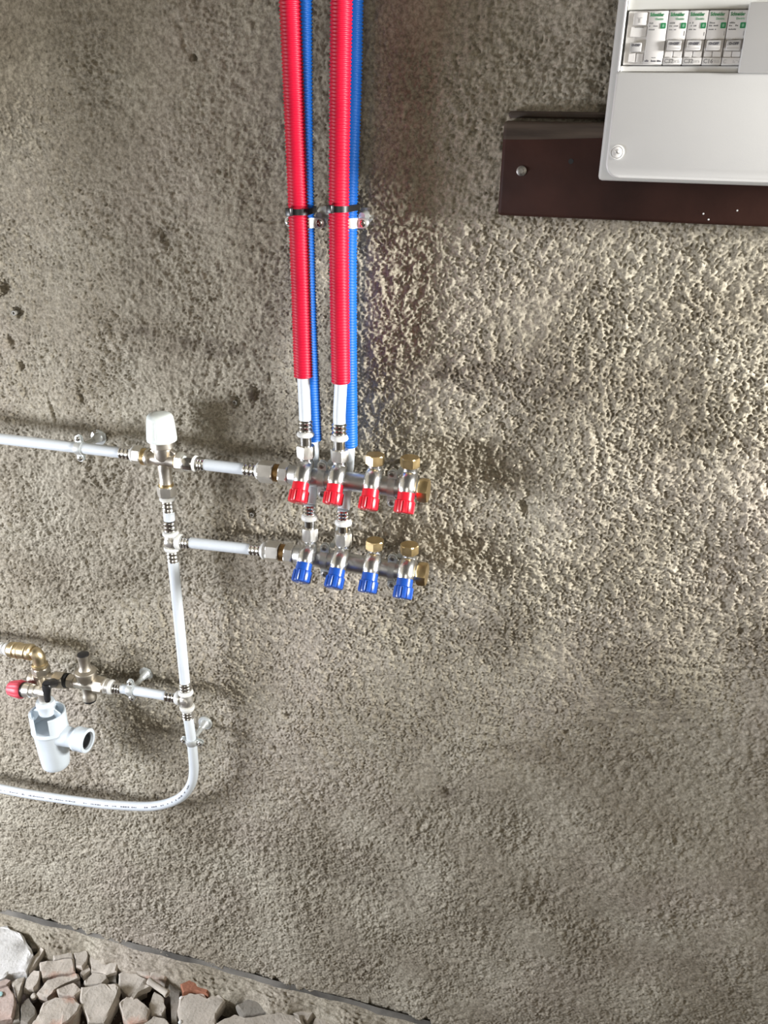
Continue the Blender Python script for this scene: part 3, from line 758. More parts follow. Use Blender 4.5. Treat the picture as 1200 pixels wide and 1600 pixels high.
cable_tie(interp_path(red1, 333), interp_path(blu1, 333), at(466, 331.5, .070).z, -112, 'black cable tie around the left red and blue conduits')
cable_tie(interp_path(red2, 328), interp_path(blu2, 328), at(530, 327, .070).z, -112, 'black cable tie around the right red and blue conduits')
# ------------------------------------------------------------------ white pipework on the left
DP = 0.050
def run(path_px, d=DP): return [at(x, y, d) for x, y in path_px]
def ux(p, q): return (Vector(q) - Vector(p)).normalized()

# mixing valve with white cap
mv = at(256, 719, DP)
a0 = at(229, 714, DP); a1 = at(276, 721, DP); aX = ux(a0, a1)
t = thing('mixing_valve', 'nickel mixing valve with a white plastic cap, above the vertical white pipe', 'valve', mv)
L = (a1 - a0).length
MB().lathe(a0, aX, [(0, .0118), (.0040, .0130), (.0055, .0128), (.0060, .0098), (L * .30, .0092), (L * .5, .0118), (L * .72, .0094), (L - .001, .0100), (L, .0100)], 24).build('body', MT['nickel'], t)
MB().lathe(a0 - aX * .0055, aX, [(0, .0122), (.0054, .0122)], 24).build('brass_ring', MT['brass'], t)
zr = lambda py, px=256, d=DP: at(px, py, d).z
B = lambda zz: Vector((mv.x, mv.y, zz))
MB().lathe(B(zr(754)), Z, [(0, .0098), (.004, .0092), (.016, .0092), (.022, .0100), (.030, .0098)], 22).build('outlet_leg', MT['nickel'], t)
MB().lathe(B(zr(758)), Z, [(0, .0105), (zr(754) - zr(758), .0105)], 22).build('brass_ring', MT['brass'], t)
MB().lathe(B(mv.z), Z, [(0, .0105), (zr(713) - mv.z, .0128), (zr(699) - mv.z, .0135), (zr(698.3) - mv.z, .0120)], 26).build('neck', MT['nickel'], t)
nr_ = MB()
for sg in (-1, 1):
    nr_.prism([B(zr(712)) + X * sg * .011 + Y * -.004, B(zr(712)) + X * sg * .021 + Y * -.003, B(zr(705)) + X * sg * .019 + Y * -.003, B(zr(700)) + X * sg * .012 + Y * -.004], (0, .008, 0), .0006, 1)
nr_.build('lug', MT['nickel'], t)
MB().lathe(B(zr(698)), Z, [(0, .0168), (.001, .0178), (zr(689) - zr(698), .0178)], 32).build('ring', MT['nickel'], t)
hc = zr(646) - zr(688.5)
def capmod(th, s):
    g = 0.0
    if .12 * hc < s < .80 * hc: g = .035 * max(0, min(1, (math.cos(th * 8) - .72) / .2))
    return 1 - g
prof = [(0, .0190), (.0006, .0206)] + [(hc * f, r) for f, r in ((.08, .0210), (.13, .0209), (.16, .0208), (.3, .0204), (.5, .0198), (.7, .0189), (.76, .0186), (.80, .0184), (.86, .0180), (.91, .0170), (.955, .0152), (.985, .0125), (1.0, .0085), (1.004, .003))]
MB().lathe(B(zr(688.5)), Z, prof, 96, rmod=capmod).build('cap', MT['cap'], t, angle=60)

def pipe_thing(label, loc, group=None): return thing('water_pipe', label, 'pipe', loc, group)

# supply pipe from the left edge into the mixing valve
s0 = at(188.5, 707, DP); u = ux(at(-140, 664, DP), s0)
t = pipe_thing('white pipe entering from the left edge, reaching the mixing valve', s0)
xl = lambda px, py: (at(px, py, DP) - s0).length
MB().tube([at(-140, 664, DP), at(0, 685.5, DP), at(100, 697, DP), s0], PR, 18).build('tube', MT['pipe'], t)
l1 = (at(206, 709.5, DP) - s0).length; l2 = (at(211, 710.3, DP) - s0).length; l3 = (a0 - aX * .0055 - s0).length
sleeve(s0, u, l1, t); collar(s0 + u * l1, u, t, l2 - l1, .0112)
nut(s0 + u * l2, u, l3 - l2, .0138, t, 'satin', .3)

# mixing valve -> red manifold
e1 = ra0 - (ra1 - ra0).normalized() * .0205
p0 = a1.copy(); u = ux(p0, e1); LL = (e1 - p0).length
frac = lambda px: LL * (at(px, 725 + (px - 276) * .12, DP).x - p0.x) / (e1.x - p0.x)
t = pipe_thing('short white pipe between the mixing valve and the red-knob manifold', p0.lerp(e1, .5))
MB().lathe(p0, u, [(0, .0118), (.0018, .0118)], 22).build('brass_ring', MT['brass'], t)
nut(p0 + u * .0018, u, frac(291) - .0018, .0142, t, 'satin', .3)
MB().lathe(p0 + u * frac(291), u, [(0, .0125), (.003, .0128), (frac(301) - frac(291), .0122), (frac(309) - frac(291) - .0042, .0108)], 24).build('neck', MT['steel'], t)
collar(p0 + u * frac(309), -u, t, .0042, .0112)
sleeve(p0 + u * frac(309), u, frac(322) - frac(309), t)
MB().tube([p0 + u * frac(322), p0 + u * frac(384)], PR, 18).build('tube', MT['pipe'], t)
sleeve(p0 + u * frac(384), u, frac(404) - frac(384), t)
collar(p0 + u * frac(404), u, t, frac(409) - frac(404), .0118)
nut(p0 + u * frac(409), u, LL - frac(409), .0156, t, 'satin', .1)

# tee under the mixing valve, with the stub above it
tc_ = at(269, 845, DP); tcx = Vector((mv.x, mv.y, tc_.z))
Bz = lambda py, px=269: Vector((mv.x, mv.y, at(px, py, DP).z))
t = pipe_thing('very short vertical white pipe stub between mixing valve and upper tee', Bz(800))
zA = zr(758); nut(Vector((mv.x, mv.y, zA)), -Z, zA - Bz(774, 260).z, .0138, t, 'satin', .2)
neck(Bz(774, 260), -Z, Bz(774).z - Bz(777.5).z, t, .0082)
collar(Bz(777), -Z, t, Bz(777).z - Bz(782).z, .0112)
sleeve(Bz(782), -Z, Bz(782).z - Bz(800).z, t)
MB().tube([Bz(800), Bz(813)], PR, 18).build('tube', MT['pipe'], t)
def tee(name, label, c, up, dn, side, sdir):
    t = thing('pipe_tee', label, 'pipe fitting', c, None)
    zu, zd = up, dn
    body = MB().lathe(Vector((c.x, c.y, zd[0])), Z, [(0, .0092), (.002, .0098), ((zu[0] - zd[0]) * .3, .0102), ((zu[0] - zd[0]) * .5, .0110), ((zu[0] - zd[0]) * .7, .0102), (zu[0] - zd[0], .0092)], 24)
    body.lathe(c, sdir, [(0, .0098), (side[0], .0090)], 20)
    body.lathe(c + OUT * .006, OUT, [(0, .0066), (.0055, .0062), (.0062, .0052)], 8)
    body.build('body', MT['satin'], t)
    for (z0, z1, z2), s in ((up, 1), (dn, -1)):
        collar(Vector((c.x, c.y, z1)), Z * -s, t, abs(z1 - z0), .0116)
        sleeve(Vector((c.x, c.y, z1)), Z * s, abs(z2 - z1), t)
    collar(c + sdir * side[1], -sdir, t, side[1] - side[0], .0116)
    sleeve(c + sdir * side[1], sdir, side[2] - side[1], t)
    return t
dx = lambda px, py: at(px, py, DP).x - tcx.x
e2 = ba0 - (ba1 - ba0).normalized() * .0205
sd = ux(tcx, e2)
zb = lambda py, px=270: at(px, py, DP).z
tee('tee', 'steel press tee under the mixing valve feeding the blue-knob manifold', tcx, (zb(836), zb(831), zb(813.5)), (zb(854), zb(860), zb(877)), (dx(277, 845), dx(285, 846), dx(299, 848)), sd)
LL = (e2 - tcx).length; frac = lambda px: LL * (at(px, 850, DP).x - tcx.x) / (e2.x - tcx.x)
t = pipe_thing('white horizontal pipe from the upper tee to the blue-knob manifold', tcx.lerp(e2, .6))
MB().tube([tcx + sd * frac(299), tcx + sd * frac(393)], PR, 18).build('tube', MT['pipe'], t)
sleeve(tcx + sd * frac(393), sd, frac(411) - frac(393), t)
collar(tcx + sd * frac(411), sd, t, frac(417) - frac(411), .0118)
neck(tcx + sd * frac(417), sd, frac(420.5) - frac(417), t, .0095)
nut(tcx + sd * frac(420.5), sd, LL - frac(420.5), .0156, t, 'satin', .2)

# long vertical pipe and the lower tee
c2 = at(291.5, 1092, DP); c2 = Vector((tcx.x * .35 + c2.x * .65, c2.y, c2.z))
t = pipe_thing('long vertical white pipe between the upper and lower tees', tcx.lerp(c2, .5))
zl = lambda py, px=291: at(px, py, DP).z
MB().tube([Vector((tcx.x, tcx.y, zb(877))), Vector((c2.x, c2.y, zl(1066)))], PR, 18).build('tube', MT['pipe'], t)
pv1 = at(172, 1073, DP); sd2 = ux(c2, pv1)
dl = lambda px: (c2.x - at(px, 1085, DP).x)
tee('tee', 'steel press tee at the lower end of the long vertical white pipe', c2, (zl(1084), zl(1079), zl(1066)), (zl(1102), zl(1109), zl(1121)), (dl(282), dl(275), dl(259)), sd2)
LL = (pv1 - c2).length; frac = lambda px: LL * (c2.x - at(px, 1080, DP).x) / (c2.x - pv1.x)
t = pipe_thing('short white pipe between the check valve and the lower tee', c2.lerp(pv1, .6))
MB().tube([c2 + sd2 * frac(259), c2 + sd2 * frac(191)], PR, 18).build('tube', MT['pipe'], t)
sleeve(c2 + sd2 * frac(191), sd2, frac(178.5) - frac(191), t)
collar(c2 + sd2 * frac(178.5), sd2, t, LL - frac(178.5), .0120)

# bent pipe under the lower tee, printed along its side
bend = [Vector((c2.x, c2.y, zl(1121)))] + run([(299.5, 1158), (302.5, 1190), (302.8, 1206), (300.5, 1220), (294.5, 1233), (283.5, 1245), (267, 1253.5), (247, 1258.5), (225, 1260), (190, 1258.5), (150, 1255), (60, 1243), (0, 1232), (-70, 1219), (-160, 1203)])
bend = catmull(bend, 8)
t = pipe_thing('long bent white pipe curving from the lower tee out to the left edge', bend[60])
MB().tube(bend, PR, 18).build('tube', MT['pipe'], t, angle=60)
pr_ = MB(); pts = resample(bend, .0012); random.seed(3)
i = int(len(pts) * .16); run_l = 0
i0 = next(k for k, q in enumerate(pts) if q.z < at(300, 1222, DP).z)
k = i0
while k < len(pts) - 70:
    ln = random.choice((1, 1, 2, 2, 3)); 
    p, q = pts[k], pts[k + ln]; tg = (q - p).normalized()
    n_ = OUT * .80 + (Z * .45 if True else Z); n_ = (n_ - tg * n_.dot(tg)).normalized(); s_ = tg.cross(n_)
    w = random.uniform(.0008, .0014)
    c_ = n_ * (PR + .00012)
    pr_.add([p + c_ - s_ * w, q + c_ - s_ * w, q + c_ + s_ * w, p + c_ + s_ * w], [(0, 1, 2, 3)])
    k += ln + (1 if random.random() < .75 else random.choice((4, 7, 14)))
pr_.build('printed_text', MT['ink'], t, flat=True)

# pipe clips on studs
def pipe_clip(c, u, w, label):
    u = u.normalized(); w = (w - u * w.dot(u)).normalized()
    t = thing('pipe_clip', label, 'pipe clip', c, 'zinc pipe clips on round wall flanges')
    rs = []; n = 28; o2 = u.cross(w).normalized()
    for j in range(n):
        th = 2 * math.pi * j / n; dr = w * math.cos(th) + o2 * math.sin(th)
        rs.append([c + u * s * .0052 + dr * r for s, r in ((-1, PR + .0003), (-.55, PR + .0003), (.55, PR + .0003), (1, PR + .0003), (1, PR + .0018), (.45, PR + .0026), (-.45, PR + .0026), (-1, PR + .0018))])
    rs.append(rs[0]); MB().rings(rs, True, False).build('ring', MT['zinc'], t)
    for s in (-1, 1):
        ec = c + w * s * .0150 + OUT * .001
        e = MB().prism(ear_plate(ec, w * s, u, .0052, .0060), OUT * .0018, .0003, 1).build('ear', MT['zinc'], t)
        MB().lathe(ec + OUT * .0018, OUT, [(0, .0036), (.0014, .0036), (.002, .0028), (.002, .0016), (.0006, .0014), (.0006, .0001)], 16).build('screw', MT['steel'], e)
        MB().prism(ear_plate(ec - OUT * .0045, w * s, u, .0052, .0060), OUT * .0018, .0003, 1).build('back_ear', MT['zinc'], t)
    base = Vector((c.x, 0, c.z)); Ls = -c.y - PR - .002
    MB().lathe(base + OUT * .004, OUT, [(0, .0040), (Ls - .004, .0040)], 14).build('stud', MT['zinc'], t)
    MB().lathe(base, OUT, [(-.001, .0124), (.0012, .0126), (.0024, .0122), (.0028, .0104), (.0034, .0078), (.007, .0062), (.015, .0054), (.017, .0042)], 28).build('wall_flange', MT['zinc'], t)
pipe_clip(at(125, 700, DP), X, Z, 'zinc pipe clip with round wall flange on the upper left pipe')
pipe_clip(at(205, 1078, DP), X, Z, 'zinc pipe clip with round wall flange left of the lower tee')
pipe_clip(at(300, 1158, DP), bend[4] - bend[12], X, 'zinc pipe clip with round wall flange under the lower tee')

# ------------------------------------------------------------------ check valve, safety valve, elbow, siphon
DS = 0.055
pvR = c2 + sd2 * LL           # right end, meets the collar of the pipe
pvL = at(108, 1064, DP + .002); axv = ux(pvL, pvR); Lv = (pvR - pvL).length
cv = at(137.5, 1069, DP); cv = pvL + axv * (cv - pvL).dot(axv)
t = thing('check_valve', 'nickel cross-shaped check valve with black end caps, right of the red-knob safety valve', 'valve', cv)
fr = lambda px: Lv * (at(px, 1070, DP).x - pvL.x) / (pvR.x - pvL.x)
MB().hexa(pvL, axv, fr(120) , .0128, .3).build('hex_end', MT['dull_nickel'], t, angle=25)
lc = (cv - pvL).dot(axv)
MB().lathe(pvL + axv * fr(120), axv, [(0, .0105), (.003, .0105), (lc - fr(120) - .006, .0112), (lc - fr(120), .0122), (lc - fr(120) + .007, .0112), (fr(150) - fr(120), .0118)], 26).build('body', MT['dull_nickel'], t)
MB().hexa(pvL + axv * fr(150), axv, fr(164.5) - fr(150), .0152, .1).build('union_nut', MT['dull_nickel'], t, angle=25)
MB().lathe(pvL + axv * fr(164.5), axv, [(0, .0132), (.0025, .0132), (.003, .0122), (Lv - fr(164.5), .0120)], 24).build('neck', MT['satin'], t)
zz = lambda px, py: at(px, py, DP).z
V = lambda z_: Vector((cv.x, cv.y, z_))
zt_, zb_ = zz(134, 1023), zz(142, 1094)
MB().lathe(V(cv.z), Z, [(0, .0115), (zz(137, 1060) - cv.z, .0122), (zz(137, 1059.5) - cv.z, .0166), (zz(136, 1049) - cv.z, .0180), (zz(136, 1047.5) - cv.z, .0174), (zz(136, 1045) - cv.z, .0112), (zz(135, 1040) - cv.z, .0088), (zz(134, 1031) - cv.z, .0092), (zz(134, 1026) - cv.z, .0108), (zt_ - cv.z, .0108)], 28).build('bonnet', MT['dull_nickel'], t)
MB().lathe(V(zt_ + .0002), Z, [(0, .0094), (.0012, .0094), (.0020, .0080)], 24).build('black_cap', MT['black'], t)
MB().lathe(V(cv.z), -Z, [(0, .0115), (cv.z - zz(141, 1082), .0105), (cv.z - zz(141, 1084), .0118), (cv.z - zz(142, 1091), .0118)], 26).build('lower_port', MT['dull_nickel'], t)
MB().lathe(V(zz(142, 1091)), -Z, [(0, .0104), (.0040, .0104), (.0052, .0090)], 24).build('black_cap', MT['black'], t)

# safety valve
sv0 = at(46, 1060.5, DS - .003); svR = pvL - axv * .0062
axs = ux(sv0, svR); Ls = (svR - sv0).length
t = thing('safety_valve', 'nickel safety valve with a faded red knob and black lever, above the white siphon', 'valve', sv0.lerp(svR, .5))
fs = lambda px: Ls * (at(px, 1065, DS - .003).x - sv0.x) / (svR.x - sv0.x)
MB().lathe(sv0, axs, [(0, .004), (.0015, .0095), (.004, .0125), (.008, .0138), (.012, .0132), (fs(60), .0128), (fs(72), .0134), (fs(82), .0112), (fs(88), .0108)], 28).build('body', MT['dull_nickel'], t)
MB().hexa(sv0 + axs * fs(87.5), axs, Ls - fs(87.5), .0152, .35).build('union_nut', MT['dull_nickel'], t, angle=25)
MB().lathe(svR, axs, [(0, .0122), (.0062, .0122)], 24).build('joint_ring', MT['rubber'], t)
vc = at(67, 1063, DS - .003); vc = sv0 + axs * (vc - sv0).dot(axs)
hz = at(65, 1041.5, DS - .003).z
MB().lathe(vc, Z, [(0, .0120), (.010, .0150), (at(65, 1053, DS).z - vc.z, .0150)], 26).build('inlet_collar', MT['dull_nickel'], t)
z53 = at(65, 1053, DS).z
MB().hexa(Vector((vc.x, vc.y, z53)), Z, hz - z53, .0152, .15).build('inlet_hex', MT['dull_nickel'], t, angle=25)
DK = 0.086
kc = at(68, 1081, DK)
MB().lathe(vc.lerp(kc, .1), ux(vc, kc), [(0, .0100), ((kc - vc).length * .9, .0100)], 22).build('drain_neck', MT['dull_nickel'], t)
kl = at(15, 1075, DK); axk = ux(kc, kl); fk = lambda px: (kc.x - at(px, 1080, DK).x)
MB().lathe(kc - axk * .011, axk, [(0, .0050), (.001, .0085), (.011 + fk(60), .0090), (.011 + fk(58.5), .0084), (.011 + fk(56), .0082), (.011 + fk(55.5), .0102), (.011 + fk(51), .0108), (.011 + fk(50.5), .0100), (.011 + fk(49.5), .0100), (.011 + fk(49), .0118), (.011 + fk(39.5), .0120)], 28).build('knob_neck', MT['satin'], t)
MB().lathe(kc + axk * fk(39.5), axk, [(0, .0126), (fk(37) - fk(39.5), .0126)], 28).build('black_ring', MT['black'], t)
def kmod(th, s): return 1 - .05 * (math.cos(th * 8) > .3)
kk = MB().lathe(kc + axk * fk(37), axk, [(0, .0140), (.002, .0152), (.007, .0154), (.016, .0140), (fk(16) - fk(37) - .002, .0118), (fk(16) - fk(37), .0098)], 64, rmod=kmod).build('red_knob', MT['pink_knob'], t, angle=30)
hb = at(84, 1067, DS + .010); hl = at(72, 1070, .103)
MB().lathe(hb, ux(hb, hl), [(0, .0078), ((hl - hb).length * .8, .0078), ((hl - hb).length, .0066)], 20).build('lever_hub', MT['black'], t)
h2 = at(74.5, 1096, .106); lv_ = MB(); n = 9; du = ux(hl, h2); dw = OUT.cross(du).normalized(); rs = []
for i in range(n):
    f = i / (n - 1); c_ = hl.lerp(h2, f); w = np.interp(f, [0, .1, .3, .6, .9, 1], [.0060, .0084, .0080, .0058, .0058, .0040]); h_ = .0036
    rs.append([c_ + dw * w * math.cos(a) + OUT * h_ * math.sin(a) for a in [2 * math.pi * j / 14 for j in range(14)]])
lv_.rings(rs).build('lever', MT['black'], t)
zo = at(72, 1096, DK).z
MB().lathe(kc, -Z, [(0, .0105), (.010, .0096), (kc.z - zo, .0096)], 22).build('outlet_spout', MT['satin'], t)

# brass elbow with compression coupling at the left edge
el = at(61.5, 1021, DS - .003); el = Vector((vc.x, vc.y, el.z))
cL = at(16, 1014.5, DS - .003); axe = ux(cL, el); fe = lambda px: (at(px, 1016, DS).x - cL.x)
t = thing('brass_elbow', 'dull brass elbow with a round compression coupling, above the safety valve at the left edge', 'pipe fitting', el)
MB().lathe(cL, axe, [(0, .0105), (.001, .0128), (fe(22), .0134), (fe(23), .0116), (fe(25), .0116), (fe(26), .0140), (fe(29), .0140), (fe(30), .0130), (fe(40), .0132), (fe(41), .0118), (fe(43), .0140), (fe(47), .0138), (fe(49), .0112)], 30).build('coupling', MT['old_brass'], t)
pth = [cL + axe * fe(48), cL + axe * fe(51)]
for i in range(9):
    a = math.pi / 2 * i / 8; R_ = .0085
    pth.append(Vector((el.x, el.y, el.z)) + Vector((-R_ + R_ * math.sin(a), 0, -R_ + R_ * math.cos(a))))
pth.append(Vector((el.x, el.y, hz + .006)))
MB().tube(pth, .0106, 24).build('elbow', MT['old_brass'], t, angle=60)
MB().lathe(Vector((el.x, el.y, hz + .0003)), Z, [(0, .0132), (.0015, .0136), (.0045, .0132), (.0062, .0108)], 26).build('thread_ring', MT['old_brass'], t)
t = pipe_thing('white pipe end with pale ribbed sleeve, entering the brass elbow from the left', cL)
MB().lathe(cL - axe * .0002, -axe, [(0, .0092), (.002, .0112), (.007, .0112), (.009, .0095)], 22).build('collar', MT['collar'], t)
MB().lathe(cL - axe * .009, -axe, ribbed(.020, .0092), 20).build('press_sleeve', MT['collar'], t)
MB().tube([cL - axe * .029, cL - axe * .25], PR, 18).build('tube', MT['pipe'], t)

# white siphon under the safety valve
sx = at(74, 1103, DK); sp_ = lambda py, px=78: at(px, py, DK).z
S_ = lambda py, px=78: Vector((kc.x, kc.y, sp_(py, px)))
t = thing('siphon', 'white plastic tundish siphon with a cut-away cup and side outlet', 'siphon', S_(1150, 80))
zT, zC, zB = sp_(1112, 76), sp_(1139, 78), sp_(1194, 86)
def arc_shell(z0, z1, ro, ri, a0, a1, n=44):
    rs = []
    for i in range(n + 1):
        a = math.radians(a0 + (a1 - a0) * i / n); dr = Vector((math.sin(a), -math.cos(a), 0))
        rs.append([Vector((kc.x, kc.y, z)) + dr * r for z, r in ((z0, ri), (z0, ro), (z1 - .0006, ro), (z1, ro - .0006), (z1, ri + .0006), (z1 - .0006, ri))])
    return rs
zcut = sp_(1133, 70)
cup = MB().rings(arc_shell(zcut, zT, .0292, .0262, 36, 356 - 14))
cup.rings(arc_shell(zC, zcut + .0001, .0292, .0262, 0, 360), True, False)
cup.build('cup', MT['siphon'], t, angle=40)
body = MB().lathe(Vector((kc.x, kc.y, zC)), -Z, [(-.004, .0262), (-.004, .0296), (-.0008, .0300), (.0015, .0285), (.0035, .0276), ((zC - zB) * .45, .0256), ((zC - zB) * .88, .0232), ((zC - zB) * .96, .0226), (zC - zB, .0205)], 40, cap=True)
body.build('body', MT['siphon'], t)
o0 = at(90, 1149, DK); oc = Vector((kc.x, kc.y, sp_(1146, 82)))
fx_ = at(137, 1153, DK).x - oc.x
MB().lathe(oc + X * .015, X, [(0, .0205), (.010, .0175), (fx_ - .015 - .026, .0160), (fx_ - .015 - .022, .0160)], 30).build('side_branch', MT['siphon'], t)
tn = MB().lathe(oc + X * (fx_ - .0235), X, [(0, .0162), (.0005, .0196), (.003, .0206), (.0045, .0206), (.0055, .0200), (.020, .0204), (.0228, .0206), (.0235, .0200), (.0235, .0150), (.016, .0146)], 40, cap=False).build('outlet_nut', MT['siphon'], t)
ring = MB().lathe(oc + X * (fx_ - .0080), X, [(0, .0146), (.0035, .0146), (.0035, .0112), (.0, .0110), (-.014, .0108), (-.014, .0146)], 36, cap=False).build('rubber_seal', MT['rubber'], tn)
MB().lathe(oc + X * (fx_ - .022), X, [(0, .0108), (.004, .0106)], 30).build('inner_wall', MT['siphon'], t)
MB().lathe(Vector((kc.x, kc.y, sp_(1114, 75))), Z, [(0, .0128), (sp_(1103, 74) - sp_(1114, 75), .0140), (sp_(1102, 74) - sp_(1114, 75), .0152), (sp_(1099, 74) - sp_(1114, 75), .0155), (sp_(1098, 74) - sp_(1114, 75), .0140), (sp_(1097, 74) - sp_(1114, 75), .0148), (sp_(1095.5, 74) - sp_(1114, 75), .0142), (sp_(1095.5, 74) - sp_(1114, 75), .0098)], 32, cap=False).build('inlet_insert', MT['siphon'], t)
ribs = MB()
for a in (95, 185, 275):
    dr = Vector((math.sin(math.radians(a)), -math.cos(math.radians(a)), 0)); tg = Vector((-dr.y, dr.x, 0))
    b0 = Vector((kc.x, kc.y, 0))
    ribs.prism([b0 + dr * .0130 + Z * sp_(1106, 75) - tg * .001, b0 + dr * .0264 + Z * sp_(1114, 76) - tg * .001, b0 + dr * .0264 + Z * sp_(1130, 76) - tg * .001, b0 + dr * .0130 + Z * sp_(1116, 75) - tg * .001], tg * .002)
ribs.build('rib', MT['siphon'], t)

# ------------------------------------------------------------------ wall plugs left in the plaster
for (px, py, lab) in ((24, 488.5, 'grey wall plug in a hole near the left edge of the wall'),
                      (368.5, 628, 'grey wall plug in a round hole left of the red conduits'),
                      (395, 803, 'grey wall plug in a round hole between the two short pipes to the manifolds')):
    c_ = at(px, py, -.004)
    single(MB().lathe(c_ - OUT * .006, OUT, [(0, .0032), (.0092, .0034), (.0100, .0036), (.0104, .0034), (.0104, .0019), (.002, .0017)], 18, cap=False), 'wall_plug', MT['plug'], lab, 'wall plug')

# ------------------------------------------------------------------ rubble on the floor
def stone(poly, zt, h, m, label, name='rubble_stone', cat='stone', tilt=(0, 0), rough=.0016, seed=0, dome=.0025):
    r = random.Random(seed * 77 + len(label))
    pts = []
    cx = sum(p[0] for p in poly) / len(poly); cy = sum(p[1] for p in poly) / len(poly)
    P2 = []
    for i, p in enumerate(poly):     # break straight runs so the outline is not ruled
        q = poly[(i + 1) % len(poly)]; P2.append(p)
        if math.hypot(q[0] - p[0], q[1] - p[1]) > 13:
            P2.append(((p[0] + q[0]) / 2 + r.uniform(-.9, .9), (p[1] + q[1]) / 2 + r.uniform(-.9, .9)))
    for p in P2:
        z_ = zt + tilt[0] * (p[0] - cx) * .001 - tilt[1] * (p[1] - cy) * .001 + r.uniform(-rough, rough)
        pts.append(at_z(p[0], p[1], z_))
    c = sum(pts, Vector()) / len(pts)
    def ringof(sc, dz, j):
        return [Vector((c.x + (p.x - c.x) * sc + r.uniform(-j, j), c.y + (p.y - c.y) * sc + r.uniform(-j, j), p.z + dz + r.uniform(-j, j))) for p in pts]
    R1 = ringof(.91, dome, .0008); R2 = pts
    R3 = ringof(1.015, -.35 * h, .0018); R4 = ringof(.86, -h, .002)
    zf = -1.122
    for k in range(len(R4)): R4[k].z = max(min(R4[k].z, R3[k].z - .003), zf)
    m0 = MB().rings([R4, R3, R2, R1], True, True)
    bm = bmesh.new(); vs = [bm.verts.new(v) for v in m0.v]
    for f in m0.f: bm.faces.new([vs[k] for k in f])
    bmesh.ops.recalc_face_normals(bm, faces=bm.faces[:])
    bmesh.ops.triangulate(bm, faces=[f for f in bm.faces if len(f.verts) > 4])
    bmesh.ops.subdivide_edges(bm, edges=bm.edges[:], cuts=1, use_grid_fill=True)
    bmesh.ops.triangulate(bm, faces=[f for f in bm.faces if len(f.verts) > 4])
    bm.normal_update()
    sz = max((p - c).length for p in pts); a1_ = min(.0026, sz * .07); off = Vector((seed * 3.1, seed * 1.7, 0))
    for v in bm.verts:
        n_ = v.normal.copy(); q = v.co + off
        v.co += n_ * (a1_ * noise.noise(q * 70) + a1_ * .45 * noise.noise(q * 210))
        v.co.z = max(v.co.z, -1.1225)
    mb = MB().bm(bm)
    return single(mb, name, SM[m] if m in SM else MT[m], label, cat, 'rubble along the wall foot', angle=20)
ZT = -1.084
